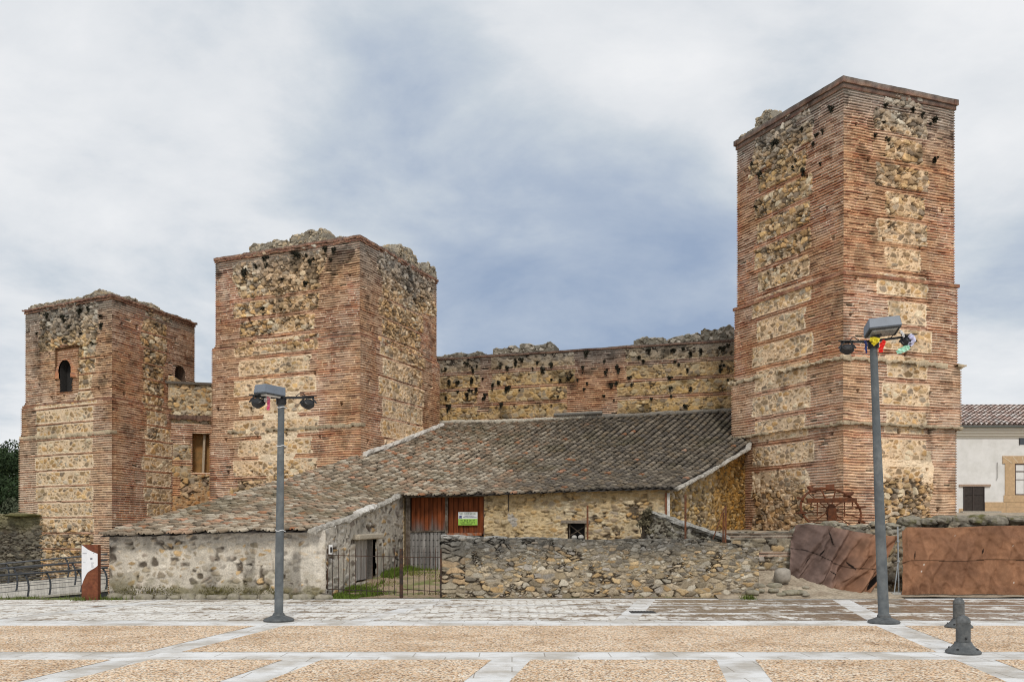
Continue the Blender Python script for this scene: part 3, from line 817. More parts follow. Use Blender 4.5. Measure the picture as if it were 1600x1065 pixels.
# roof: deck with dark channels, and rows of barrel tiles laid one over the other
def build_roof():
    rng = np.random.default_rng(5)
    L_ = np.array((-7.9, 32.3)); G_ = np.array((5.1, 27.75))
    W = np.hypot(*(G_ - L_)); tb = (G_ - L_) / W
    nc = int(W / .245)
    cx, cy, ang, key = [], [], [], []
    for i in range(nc + 9):
        w = (i - 2) * .245
        fr = min(1.25, max(-.1, w / W))
        dx = .335 + (.50 - .335) * fr
        a = math.atan2(math.sqrt(max(0, 1 - dx * dx)), dx)
        b = L_ + tb * w
        t0 = rng.uniform(-.05, .05)
        for k in range(-40, 56):
            t = k * .255 + t0 + rng.uniform(-.015, .015)
            cx.append(b[0] + math.cos(a) * t); cy.append(b[1] + math.sin(a) * t); ang.append(a + rng.normal(0, .022)); key.append(i)
    cx = np.array(cx); cy = np.array(cy); ang = np.array(ang); key = np.array(key)
    m = inpoly(cx, cy)
    cx, cy, ang, key = cx[m], cy[m], ang[m], key[m]
    n = len(cx)
    e = .05
    ux, uy = np.cos(ang), np.sin(ang)
    z0 = roofz(cx, cy)
    sl = (roofz(cx + ux * e, cy + uy * e) - roofz(cx - ux * e, cy - uy * e)) / (2 * e)
    vx, vy = uy, -ux
    sx = (roofz(cx + vx * e, cy + vy * e) - roofz(cx - vx * e, cy - vy * e)) / (2 * e)
    ns = 7
    th = np.linspace(0, math.pi, ns)
    ln = .36
    verts = np.zeros((n, 2 * ns + ns, 3))
    jx = rng.normal(0, .012, n) * (.4 + .9 * (1 - sst(-2, 3, cx))); jz = rng.normal(0, .007, n); tilt = rng.normal(.10, .025, n)
    for ri, (s, R, lift) in enumerate(((-ln / 2, .090, .0), (ln / 2, .069, -.0))):
        for k in range(ns):
            o = np.cos(th[k]) * R * -1; h = np.sin(th[k]) * R * .92
            px = cx + ux * s + vx * (o + jx); py = cy + uy * s + vy * (o + jx)
            pz = z0 + sl * s + sx * (o + jx) + h - .005 + jz + (-s) * tilt * 1.0
            verts[:, ri * ns + k] = np.stack([px, py, pz], 1)
    # inner lip of lower end (gives the tile its thickness)
    for k in range(ns):
        o = -np.cos(th[k]) * .030; h = np.sin(th[k]) * .028 * .9 + .012
        s = -ln / 2 + .006
        verts[:, 2 * ns + k] = np.stack([cx + ux * s + vx * (o + jx), cy + uy * s + vy * (o + jx), z0 + sl * s + sx * (o + jx) + h - .005 + jz + (-s) * tilt], 1)
    fl = []
    for k in range(ns - 1):
        fl.append((k, ns + k, ns + k + 1, k + 1))
        fl.append((k + 1, 2 * ns + k + 1, 2 * ns + k, k))
    fl = np.array(fl)
    faces = (fl[None] + (np.arange(n) * 3 * ns)[:, None, None]).reshape(-1, 4)
    # colours
    r = rng.random(n); r2 = rng.random(n)
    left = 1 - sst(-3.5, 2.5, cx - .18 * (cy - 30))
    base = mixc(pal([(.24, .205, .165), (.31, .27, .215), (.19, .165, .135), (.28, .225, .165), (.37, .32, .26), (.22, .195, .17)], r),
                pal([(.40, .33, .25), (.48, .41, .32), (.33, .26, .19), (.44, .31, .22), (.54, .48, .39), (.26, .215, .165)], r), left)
    cl = fbm(cx * .9, cy * .9, 12, 3)
    tp = .008 + .05 * sst(.5, .7, cl) + .035 * left
    dE = np.minimum(np.hypot(cx - 4.9, cy - 28.0), 9)
    rim = (np.abs((cy - 29.2) + .36 * cx) < .22) & (cx > -3.6)
    tp = np.where(rim, .35, tp)
    ter = pal([(.46, .24, .14), (.52, .30, .20), (.42, .21, .12), (.54, .36, .26)], r)
    base = np.where((r2 < tp)[:, None], ter, base)
    base = base * (0.84 + .32 * rng.random(n))[:, None]
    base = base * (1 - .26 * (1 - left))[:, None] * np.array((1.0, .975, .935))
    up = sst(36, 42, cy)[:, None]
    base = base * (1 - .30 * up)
    moss = sst(.60, .72, fbm(cx * .7 + 5, cy * .7, 15, 4))[:, None]
    base = base * (1 - .35 * moss) + np.array((.10, .09, .04)) * .35 * moss
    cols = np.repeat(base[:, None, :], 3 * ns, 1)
    pk = np.tile(.38 + .70 * np.sin(th) ** .8, 2)  # dirt darkens the tile sides; light on the crown is painted in
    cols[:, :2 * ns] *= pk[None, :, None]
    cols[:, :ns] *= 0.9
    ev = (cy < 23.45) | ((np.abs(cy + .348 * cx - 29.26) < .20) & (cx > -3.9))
    cols[:, 2 * ns:] *= np.where(ev, .95, .30)[:, None, None]  # closed tile mouths painted dark as hollow shade; eave ends stay pale
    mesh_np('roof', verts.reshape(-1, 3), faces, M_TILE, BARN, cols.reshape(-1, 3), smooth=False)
    # channel deck
    xs = np.arange(-11, 10.4, .12); ys = np.arange(23, 44, .12)
    X, Y = np.meshgrid(xs, ys)
    Z = roofz(X, Y) - .035 + (vnoise(X * 9, Y * 9, 2) - .5) * .02
    f = grid_faces(len(xs), len(ys))
    c = np.stack([X, Y], -1).reshape(-1, 2)[f].mean(1)
    k = inpoly(c[:, 0], c[:, 1])
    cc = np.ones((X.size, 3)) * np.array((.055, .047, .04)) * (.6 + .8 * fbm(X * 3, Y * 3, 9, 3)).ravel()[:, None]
    V = np.stack([X, Y, Z], -1).reshape(-1, 3)
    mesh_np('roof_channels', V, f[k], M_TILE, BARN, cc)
build_roof()

# mortar on the verges
M_MORT = mat_plain('verge_mortar', (.42, .39, .34), rough=.95, var=.4, c2=(.20, .18, .15), c2scale=5)
M_FLASH = mat_plain('pale_flashing_mortar', (.66, .63, .58), rough=.9, var=.25, c2=(.42, .39, .34), c2scale=4)
def strip(name, pts, w, h, mat, parent, seed=0, lift=0.0, n=8):
    P3 = []
    for (a, b) in zip(pts[:-1], pts[1:]):
        k = max(2, int((Vector(b) - Vector(a)).length / .14))
        for i in range(k): P3.append(Vector(a).lerp(Vector(b), i / k))
    P3.append(Vector(pts[-1]))
    m = MB(); r = random.Random(seed)
    v = []; fs = []
    for i, p in enumerate(P3):
        d = (P3[min(i + 1, len(P3) - 1)] - P3[max(i - 1, 0)]).normalized()
        x = d.cross(Vector((0, 0, 1))).normalized(); y = Vector((0, 0, 1))
        for k in range(n):
            a = 2 * math.pi * k / n
            q = 1 + r.uniform(-.25, .25)
            v.append(p + x * math.cos(a) * w * q + y * (math.sin(a) * h * q + lift))
    for i in range(len(P3) - 1):
        for k in range(n): fs.append((i * n + k, i * n + (k + 1) % n, (i + 1) * n + (k + 1) % n, (i + 1) * n + k))
    fs.append(tuple(range(n - 1, -1, -1))); fs.append(tuple((len(P3) - 1) * n + k for k in range(n)))
    return mesh_np(name, v, fs, mat, parent)
def on_roof(pts, dz=0.03):
    out = []
    for (a, b) in zip(pts[:-1], pts[1:]):
        for i in range(6):
            q = Vector(a).lerp(Vector(b), i / 6); out.append((q.x, q.y, float(roofz(q.x, q.y)) + dz))
    q = Vector(pts[-1]); out.append((q.x, q.y, float(roofz(q.x, q.y)) + dz))
    return out
strip('verge_mortar', on_roof([(-5.0, 23.2), (-4.45, 25.3), (-3.7, 30.6)], -.03), .13, .085, M_MORT, BARN, 3)
strip('verge_patch', on_roof([(-4.36, 26.0), (-4.12, 27.6)], .03), .16, .07, M_FLASH, BARN, 4)
strip('verge_mortar', on_roof([(4.9, 27.75), (6.72, 30.6), (8.35, 32.9), (8.75, 34.2)], -.05), .10, .06, M_MORT, BARN, 5)
# flashing where the roof meets the middle tower and the curtain wall
nM = nrm(mC, mR)
fl = []
for s in np.linspace(-.05, np.hypot(*(mR - mC)) + .1, 14):
    q = mC + (mR - mC) / np.hypot(*(mR - mC)) * s + nM * .22
    fl.append((q[0], q[1], float(roofz(*q)) + .10))
strip('flashing', fl, .15, .10, M_FLASH, BARN, 6)
nCu = nrm(cL, cR); fl = []
for s in np.linspace(1.0, Lc - .8, 20):
    q = cL + (cR - cL) / Lc * s + nCu * .12
    fl.append((q[0], q[1], float(roofz(*q)) + .08))
strip('flashing', fl[:11], .10, .09, mat_plain('dull_flashing_mortar', (.50, .46, .38), rough=.95, var=.4), BARN, 7)
strip('flashing', fl[10:], .09, .09, mat_plain('dark_flashing', (.22, .2, .17), rough=.95, var=.4), BARN, 7)
m = MB(); q1 = cL + (cR - cL) / Lc * hit(868, cL, cR)[0] + nCu * .25; q2 = cL + (cR - cL) / Lc * hit(943, cL, cR)[0] + nCu * .25
m.tube([(*q1, float(roofz(*q1)) + .28), (*q2, float(roofz(*q2)) + .28)], .07, 8)
m.build('roof_pipe', mat_plain('grey_cement_pipe', (.20, .19, .17), rough=.9), BARN)

# walls -------------------------------------------------------------
BARN_ST = [(.28, .21, .14), (.52, .36, .18), (.58, .44, .26), (.44, .31, .17), (.36, .27, .18), (.62, .52, .36), (.48, .30, .13), (.40, .33, .25)]
def f_front(U, V):
    ds, cs = stone_field(U, V, 201, .21, .14, mortar=(.60, .54, .45), joint=.19, open_=.34, bulge=.035, soft=.2,
                         stones=[(.50, .42, .31), (.56, .49, .39), (.42, .35, .25), (.52, .36, .19), (.36, .30, .24), (.62, .56, .47), (.28, .24, .19), (.46, .38, .28)])
    plas = sst(.50, .70, fbm(U * .8, V * 1.1, 203, 4))[..., None]
    cs = cs * (1 - .55 * plas) + np.array((.66, .61, .53)) * .55 * plas * (.8 + .4 * fbm(U * 9, V * 9, 5, 3))[..., None]
    ds = ds * (1 - .6 * plas[..., 0])
    streak = sst(.58, .70, fbm(U * 1.5, V * .35, 205, 4))[..., None]
    cs = cs * (1 - .45 * streak)
    moss = (1 - sst(.05, .75, V + .55 * (fbm(U * 1.6, V * 2, 204, 4) - .5)))[..., None]
    mk = moss * sst(.3, .6, fbm(U * 4, V * 5, 206, 4))[..., None]
    cs = cs * (1 - .8 * mk) + np.array((.16, .14, .06)) * .8 * mk
    cap = sst(1.42, 1.55, V + .1 * fbm(U * 2, V * 2, 3))[..., None]
    cs = cs * (1 - .5 * cap) + np.array((.48, .45, .41)) * .5 * cap
    return ds, cs
rz = lambda A, B, dz: (lambda u: roofz(A[0] + (B[0] - A[0]) * u / math.hypot(B[0] - A[0], B[1] - A[1]), A[1] + (B[1] - A[1]) * u / math.hypot(B[0] - A[0], B[1] - A[1])) + dz)
vst = lambda a, b, s=.025: np.arange(a, b, s)
wall_mesh('front_wall', D0, C0, vst(-.3, 2.0, .022), .024, f_front, M_RUB, BARN, ztop=rz(D0, C0, -.04), thick=.5)
# side wall with the little door
Ls = math.hypot(F0[0] - C0[0], F0[1] - C0[1])
d0, Yd0 = hit(556, C0, F0); d1, Yd1 = hit(587, C0, F0)
sdz0, sdz1 = zat(903, Yd0) - .12, zat(842, Yd0)
def f_side(U, V):
    ds, cs = stone_field(U, V, 211, .50, .15, mortar=(.60, .55, .47), joint=.24, open_=.34, bulge=.03, soft=.2,
                         stones=[(.50, .44, .36), (.56, .52, .46), (.40, .34, .27), (.54, .36, .18), (.34, .29, .25), (.62, .58, .52), (.28, .24, .2)])
    g = sst(.5, .7, fbm(U * 1.1, V * 1.1, 213, 4))[..., None]
    cs = cs * (1 - .35 * g)
    return ds, cs
wall_mesh('side_wall', C0, F0, vst(-.4, 3.3), .035, f_side, M_RUB, BARN, ztop=rz(C0, F0, -.05), thick=.45, rem=lambda U, V: (U > d0) & (U < d1) & (V > sdz0) & (V < sdz1))
# facade with the big doors and the small window
Lf = math.hypot(G0[0] - F0[0], G0[1] - F0[1])
b0, Yb0 = hit(632, F0, G0); b1, Yb1 = hit(757, F0, G0)
bz0, bz1 = .35, 2.83
w0, Yw0 = hit(887, F0, G0); w1, Yw1 = hit(914, F0, G0)
wz1, wz0 = zat(817, Yw0), zat(842, Yw0)
def f_facade(U, V):
    ds, cs = stone_field(U, V, 221, .25, .115, mortar=(.58, .46, .29), joint=.11, open_=.42, bulge=.045, soft=.16, stones=BARN_ST)
    plas = sst(.52, .68, fbm(U * .7, V * 1.0, 223, 4))[..., None]
    cs = cs * (1 - .4 * plas) + np.array((.58, .43, .23)) * .4 * plas
    t = sst(2.2, 2.9, V + .6 * (fbm(U * .8, V, 224, 3) - .5))[..., None]
    cs = cs * (1 - .45 * t) + np.array((.50, .34, .16)) * .45 * t
    cem = (((U - (b1 + 1.05)) / .35) ** 2 + ((V - 2.05) / .35) ** 2 + 3.2 * (fbm(U * 3, V * 3, 9, 4) - .5) < .5)[..., None]
    cs = np.where(cem, np.array((.46, .42, .37)) * (.8 + .4 * fbm(U * 8, V * 8, 4))[..., None], cs)
    return ds, cs
wall_mesh('facade_wall', F0, G0, vst(-.2, 3.3, .024), .03, f_facade, M_RUB, BARN, ztop=rz(F0, G0, -.06), thick=.45,
          rem=lambda U, V: ((U > b0) & (U < b1) & (V < bz1)) | ((U > w0) & (U < w1) & (V > wz0) & (V < wz1)))
def f_gable(U, V):
    ds, cs = stone_field(U, V, 231, .27, .13, mortar=(.46, .33, .16), joint=.08, open_=.50, bulge=.05, soft=.16,
                         stones=[(.52, .34, .14), (.60, .46, .27), (.44, .29, .12), (.34, .25, .15), (.64, .54, .40), (.50, .32, .12), (.38, .30, .2)])
    y = sst(3.0, 6.0, U + .8 * (fbm(U, V, 5) - .5))[..., None]
    cs = cs * (1 - y) + cs * np.array((.95, .78, .5)) * y
    return ds, cs
wall_mesh('gable_wall', G0, T0, vst(-.2, 5.4, .028), .035, f_gable, M_RUB, BARN, ztop=rz(G0, T0, -.10), thick=.45)
# hidden left wall of the barn
DT = (-6.3, 35.5)
wall_mesh('left_wall', DT, (-10.2, 23.96), vst(-1.0, 5.0, .15), .2, lambda U, V: (stone_field(U, V, 241)[0] * .5, stone_field(U, V, 241)[1] * .8), M_RUB, BARN, ztop=rz(DT, (-10.2, 23.96), -.08), thick=.4)

# woodwork ------------------------------------------------------------
tf = (np.array(G0) - np.array(F0)) / Lf; nf_ = np.array((tf[1], -tf[0]))
def fw(u, z, out=0.0):
    q = np.array(F0) + tf * u + nf_ * out
    return Vector((q[0], q[1], z))
M_WOOD = mat_vc('weathered_door_planks', rough=.8, spec=.2, nscale=40, lo=.75, hi=1.25, bstr=.3)
def plank_panel(name, u0, u1, z0, z1, out, pw, seed, colfn, parent, nz=60, org=fw, back=.05):
    us = []
    k = max(1, int(round((u1 - u0) / pw))); w = (u1 - u0) / k
    for i in range(k): us += [u0 + i * w + .004, u0 + i * w + .012, u0 + i * w + w * .35, u0 + i * w + w * .65, u0 + (i + 1) * w - .012, u0 + (i + 1) * w - .004]
    us = np.array(us); zs = np.linspace(z0, z1, nz)
    U, Z = np.meshgrid(us, zs)
    pid = np.floor((U - u0) / w)
    edge = np.minimum((U - u0) - pid * w, (pid + 1) * w - (U - u0)) < .008
    d = np.where(edge, -.02, 0) + (hsh(pid, pid * 0, seed) - .5) * .014
    c = colfn(U, Z, pid)
    c = np.where(edge[..., None], c * .45, c)
    pts = np.array([[org(U[j, i], Z[j, i], out + d[j, i]) for i in range(len(us))] for j in range(nz)])
    return mesh_np(name, pts.reshape(-1, 3), grid_faces(len(us), nz), M_WOOD, parent, c.reshape(-1, 3))
def red_grey(lo, hi, seed):
    def f(U, Z, pid):
        k = sst(lo, hi, Z + .5 * (vnoise(U * 9, Z * 1.2, seed) - .5) + .35 * (hsh(pid, pid * 0, seed + 2) - .5))
        st = fbm(U * 40, Z * 2.2, seed + 3, 4)
        red = np.array((.20, .055, .018)) * (.4 + 1.2 * st)[..., None]
        gry = np.array((.17, .15, .135)) * (.2 + 1.5 * st)[..., None]
        rowt = (.8 + .4 * hsh(pid, pid * 0, seed + 5))[..., None]
        return mixc(gry, red, k) * rowt
    return f
def grey_nail(seed):
    def f(U, Z, pid):
        st = fbm(U * 34, Z * 1.6, seed + 3, 4)
        c = np.array((.24, .228, .215)) * (.1 + 1.7 * st)[..., None] * (.75 + .5 * hsh(pid, pid * 0, seed))[..., None]
        z = np.mod(Z, .2)
        return np.where(((z < .025) & (np.abs(np.mod(U, .14) - .07) < .03))[..., None], c * .25, c)
    return f
BD = bpy.data.objects.new('barn_door', None); COL.objects.link(BD); BD.parent = BARN; BD.location = fw((b0 + b1) / 2, bz0, -.15) - wloc(BARN)
BD['label'] = 'reddish brown plank doors weathered grey below'
um = b0 + (b1 - b0) * .515
plank_panel('upper_leaf', b0 + .17, um - .04, 1.72, bz1, -.16, .16, 301, red_grey(1.55, 2.25, 301), BD)
plank_panel('upper_leaf', um + .04, b1 - .08, 1.62, bz1, -.16, .17, 302, red_grey(.9, 1.7, 302), BD)
plank_panel('lower_leaf', b0 + .15, um - .03, .42, 1.68, -.10, .15, 303, grey_nail(303), BD)
plank_panel('lower_leaf', um + .06, b1 - .1, .42, 1.54, -.12, .17, 304, red_grey(1.0, 1.7, 304), BD)
M_BEAM = mat_plain('old_dark_beam', (.10, .075, .055), rough=.9, var=.4, nscale=12, c2=(.2, .17, .14))
M_RAIL = mat_plain('worn_red_rail', (.34, .10, .03), rough=.8, var=.4, nscale=14, c2=(.30, .24, .2), c2scale=5)
m = MB()
for u, w in ((b0 + .08, .15), (b1 - .035, .07)): m.bar(fw(u, .3, -.12), fw(u, bz1, -.12), w, .16)
m.bar(fw(um, 1.5, -.13), fw(um, bz1, -.13), .09, .10)
m.build('door_frame', M_BEAM, BD)
m = MB(); m.bar(fw(um + .05, 1.60, -.07), fw(b1 - .12, 1.62, -.07), .07, .09); m.build('door_rail', M_RAIL, BD)
m = MB(); m.bar(fw(b0 + .18, 1.70, -.09), fw(um - .05, 1.72, -.09), .06, .05); m.build('door_rail', M_BEAM, BD)
m = MB(); m.bar(fw(b0 + .1, .36, -.2), fw(b1, .36, -.2), .3, .14); m.build('threshold', M_BEAM, BD)
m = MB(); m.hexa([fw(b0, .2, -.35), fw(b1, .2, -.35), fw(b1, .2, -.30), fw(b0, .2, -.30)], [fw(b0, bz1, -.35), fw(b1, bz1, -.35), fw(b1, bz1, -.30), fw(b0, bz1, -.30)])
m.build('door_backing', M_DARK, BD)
m = MB(); m.bar(fw(b0 - .1, bz1 + .07, -.05), fw(b1 + .55, bz1 + .09, -.05), .24, .13); m.bar(fw(b0 - .05, bz1 + .02, .10), fw(b1 + .1, bz1 + .03, .10), .07, .06)
m.build('lintel_beam', M_BEAM, BARN)
# window
WN = bpy.data.objects.new('barn_window', None); COL.objects.link(WN); WN.parent = BARN; WN.location = fw((w0 + w1) / 2, wz0, 0) - wloc(BARN)
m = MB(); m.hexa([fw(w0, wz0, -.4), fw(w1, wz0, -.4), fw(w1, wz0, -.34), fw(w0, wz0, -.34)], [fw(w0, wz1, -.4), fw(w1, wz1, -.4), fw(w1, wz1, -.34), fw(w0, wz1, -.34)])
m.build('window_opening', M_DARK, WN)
m = MB(); m.bar(fw(w0 + .02, wz0 + .1, -.12), fw(w1 - .02, wz1 - .1, -.12), .025); m.bar(fw(w0 + .03, wz1 - .05, -.12), fw(w1 - .1, wz0 + .12, -.13), .025); m.bar(fw(w0 + .03, wz0, -.1), fw(w0 + .03, wz1, -.1), .04); m.bar(fw(w1 - .03, wz0, -.1), fw(w1 - .03, wz1, -.1), .04)
m.build('window_frame', M_BEAM, WN)
m = MB(); m.bar(fw(w0 - .2, wz1 + .05, .02), fw(w1 + .16, wz1 + .04, .02), .14, .09); m.build('window_lintel', mat_plain('grey_lintel_wood', (.24, .2, .16), rough=.9, var=.4), WN)
r = random.Random(4); m = MB()
for k, (u, s) in enumerate(((w0 + .18, .09), (w0 + .40, .10))):
    m.lathe([(s * .5, 0), (s, s * .4), (s * .9, s), (s * .4, s * 1.4)], fw(u, wz0, -.12), 9)
m.build('window_stones', mat_plain('pale_sill_stone', (.5, .48, .44), rough=.9), WN)
# downpipe stub and hanging iron at the eave; corner post
m = MB(); u, _ = hit(795, F0, G0); m.tube([fw(u, 2.92, .05), fw(u, 2.35, .04)], .018, 6); m.build('iron_hook', mat_plain('black_rusty_iron', (.05, .04, .035), rough=.8), BARN)
m = MB(); m.bar(fw(Lf + .02, 2.86, .06), fw(Lf + .02, 1.4, .06), .05, .05); m.build('corner_post', mat_plain('rust_post', (.22, .09, .05), rough=.85), BARN)
m = MB(); m.bar(fw(Lf + .10, 2.86, .05), fw(Lf + .10, 1.4, .05), .08, .05); m.build('corner_render', M_FLASH, BARN)
# little door in the side wall
ts = (np.array(F0) - np.array(C0)) / Ls; ns_ = np.array((ts[1], -ts[0]))
def sw(u, z, out=0.0):
    q = np.array(C0) + ts * u + ns_ * out
    return Vector((q[0], q[1], z))
SD = bpy.data.objects.new('side_door', None); COL.objects.link(SD); SD.parent = BARN; SD.location = sw((d0 + d1) / 2, sdz0, -.1) - wloc(BARN)
plank_panel('door_planks', d0 + .02, d1 - .3, sdz0 + .03, sdz1 - .02, -.16, .3, 311, lambda U, Z, p: np.array((.46, .44, .42)) * (.5 + .8 * fbm(U * 30, Z * 1.5, 5, 4))[..., None], SD, org=sw, nz=30)
m = MB(); M_GFW = mat_plain('grey_frame_wood', (.2, .18, .16), rough=.9, var=.4); m.bar(sw(d1 - .2, sdz0, -.14), sw(d1 - .2, sdz1, -.14), .2, .12); m.build('door_jamb', M_GFW, SD)
m = MB(); m.bar(sw(d0 + .03, sdz0, -.1), sw(d0 + .03, sdz1, -.1), .09, .12); m.build('door_jamb', M_GFW, SD)
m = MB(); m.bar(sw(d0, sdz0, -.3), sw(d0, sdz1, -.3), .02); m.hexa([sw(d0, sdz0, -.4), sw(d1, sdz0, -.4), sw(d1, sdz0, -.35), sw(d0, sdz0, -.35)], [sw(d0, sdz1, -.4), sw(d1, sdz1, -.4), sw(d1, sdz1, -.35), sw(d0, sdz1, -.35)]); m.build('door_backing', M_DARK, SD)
m = MB(); m.bar(sw(d0 - .2, sdz1 + .06, .02), sw(d1 + .25, sdz1 + .09, .02), .34, .15); m.build('door_lintel', mat_plain('lintel_stone', (.5, .44, .35), rough=.95, var=.3), SD, bevel=.03)
# meter box at the front corner
m = MB(); m.box(sw(.22, 1.24, .05), (.10, .16, .24), rz=math.atan2(ts[1], ts[0]) - math.pi / 2 + .4)
m.build('meter_box', mat_plain('white_box_plastic', (.75, .74, .72), rough=.5, var=.08), BARN, bevel=.01)
m = MB(); m.box(sw(.22, 1.24, .055) + Vector((.03, -.085, .0)), (.05, .02, .13), rz=.2); m.build('meter_window', M_DARK, BARN)
# footing stones along the bottom of the front wall
m0 = None
r = random.Random(12)
M_FOOT = mat_plain('footing_stone', (.31, .28, .22), rough=.95, var=.4, nscale=9, c2=(.22, .2, .13), c2scale=4)
def boulder_mesh(seed, s, n=14):
    rr = random.Random(seed); m = MB()
    vs = []; fs = []
    for i in range(n // 2 + 1):
        ph = math.pi * i / (n // 2)
        for k in range(n):
            th = 2 * math.pi * k / n
            d = Vector((math.cos(th) * math.sin(ph), math.sin(th) * math.sin(ph), math.cos(ph)))
            q = 1 + .42 * (float(fbm(np.array(d.x * 1.3 + d.z * 1.7 + seed), np.array(d.y * 1.5 - d.z + seed * .7), seed, 4)) - .5)
            q *= 1.0 / max(abs(d.x), abs(d.y), abs(d.z)) ** .4
            vs.append(Vector((d.x * s[0], d.y * s[1], d.z * s[2])) * q)
    for i in range(n // 2):
        for k in range(n): fs.append((i * n + k, i * n + (k + 1) % n, (i + 1) * n + (k + 1) % n, (i + 1) * n + k))
    return vs, fs
px = 168
k = 0
while px < 520:
    w = r.uniform(16, 34)
    c = P(px + w / 2, 932 + r.uniform(-2, 2), 23.32)
    vs, fs = boulder_mesh(400 + k, (w / F * 23.3 * .52, .12, r.uniform(.06, .12)))
    mesh_np('footing_stone', [v + Vector((c.x, c.y, .05)) for v in vs], fs, M_FOOT, BARN, smooth=True)
    px += w + r.uniform(-2, 5); k += 1
# ------------------------------------------------------------------ low walls in front
M_DRY = mat_vc('dry_stone_wall', nscale=30, lo=.66, hi=1.32)
DRY = [(.40, .32, .21), (.46, .38, .27), (.30, .245, .17), (.50, .37, .21), (.33, .29, .23), (.50, .45, .36), (.22, .19, .15), (.48, .33, .17), (.40, .36, .31)]
LA, LB = (-1.82, 23.75), (6.35, 23.9)
LWL = math.hypot(LB[0] - LA[0], LB[1] - LA[1])
LOW = thing('stone_wall', ((LA[0] + LB[0]) / 2, 23.9, 0), 'low dry stone wall with dark lichen top, right of the iron gate', 'wall')
def f_low(U, V):
    sx = .27 + .0 * U
    ds, cs = stone_field(U, V, 251, .26, .13, mortar=(.36, .30, .22), joint=.06, open_=.36, bulge=.05, stones=DRY)
    d2, c2 = stone_field(U, V, 252, .18, .085, mortar=(.33, .28, .2), joint=.06, open_=.36, bulge=.045, stones=DRY)
    k = (V > .75 + .35 * (fbm(U * .7, V * 0, 253, 3) - .5) * 2)
    d = np.where(k, d2, ds); c = np.where(k[..., None], c2, cs)
    endq = (U < .62)
    d3, c3 = stone_field(U, V, 254, .42, .13, mortar=(.30, .25, .18), joint=.07, open_=.5, bulge=.045, stones=[(.36, .31, .23), (.42, .35, .25), (.32, .28, .21), (.44, .31, .18)])
    d = np.where(endq, d3, d); c = np.where(endq[..., None], c3, c)
    li = sst(.70, 1.50, V + .7 * (fbm(U * .9, V * .9, 255, 4) - .5))[..., None]
    lum = c.mean(-1, keepdims=True)
    dk = lum * np.array((.42, .41, .38)) * (.6 + .9 * fbm(U * 14, V * 14, 256, 3))[..., None]
    c = c * (1 - .85 * li) + dk * .85 * li
    top = sst(1.50, 1.56, V)[..., None]
    c = c * (1 - top) + np.array((.40, .39, .36)) * (.5 + fbm(U * 12, V * 8, 8, 3))[..., None] * top
    return d, c
zlow = lambda u: np.interp(u, [0, .4, 3, 6.6, 7.4, LWL], [1.60, 1.60, 1.51, 1.50, 1.42, 1.25]) + (fbm(u * 2.2, u * 0, 5, 3) - .5) * .06
wall_mesh('wall', LA, LB, np.arange(-.2, 1.75, .016), .018, f_low, M_DRY, LOW, ztop=zlow, thick=.5)
# gate end of the wall
wall_mesh('wall_end', (LA[0], LA[1] + .5), LA, np.arange(-.2, 1.62, .03), .03, lambda U, V: f_low(U, V), M_DRY, LOW)
# tumbled stones at the right end
r = random.Random(31)
for k in range(16):
    px = 1150 + r.random() * 110; s = r.uniform(.06, .14)
    c = P(px, 0, 23.6 + r.random() * .9)
    zz = .05 + max(0, (c.y - 23.5)) * .22
    vs, fs = boulder_mesh(500 + k, (s * 1.5, s, s * .6))
    o = mesh_np('fallen_stone', [v + Vector((c.x, c.y, zz + s * .3)) for v in vs], fs, M_FOOT, None, smooth=True, loc=(c.x, c.y, zz))
    tag(o, 'grey stone tumbled at the right end of the low dry stone wall', 'stone', 'stones tumbled at the wall end')
c = P(1222, 0, 24.5)
vs, fs = boulder_mesh(533, (.22, .2, .21)); o = mesh_np('boulder', [v + Vector((c.x, c.y, .53)) for v in vs], fs, mat_plain('pale_boulder', (.33, .295, .25), rough=.95, var=.35, nscale=8), None, smooth=True, loc=(c.x, c.y, .4))
tag(o, 'pale rounded boulder leaning at the left foot of the brown netting', 'boulder')

# sloping masonry ramp behind the low wall
RP = thing('ramp_wall', (3.9, 25.6, 0), 'sloping grey coped wall, descending to the right behind the low stone wall', 'wall')
a, b = P(1003, 0, 25.6), P(1142, 0, 25.2)
def f_ramp(U, V):
    ds, cs = stone_field(U, V, 261, .16, .12, mortar=(.2, .18, .14), joint=.05, open_=.5, bulge=.05, stones=[(.22, .2, .15), (.28, .26, .21), (.17, .15, .12), (.34, .32, .28)])
    return ds, cs
Lr = math.hypot(b.x - a.x, b.y - a.y)
wall_mesh('wall', (a.x, a.y), (b.x, b.y), np.arange(0, 2.5, .025), .025, f_ramp, M_DRY, RP, ztop=lambda u: np.interp(u, [0, .35, Lr], [zat(806, 25.6), zat(797, 25.6), zat(842, 25.2)]) - .02 + (fbm(u * 4, u * 0, 5, 3) - .5) * .05, thick=.9)
strip('coping', [(a.x + .25, a.y + .15, zat(800, 25.6)), (b.x, b.y + .1, zat(843, 25.2))], .30, .09, mat_plain('grey_lichen_coping', (.36, .35, .32), rough=.95, var=.5, nscale=26, c2=(.2, .19, .17), c2scale=7), RP, 9)

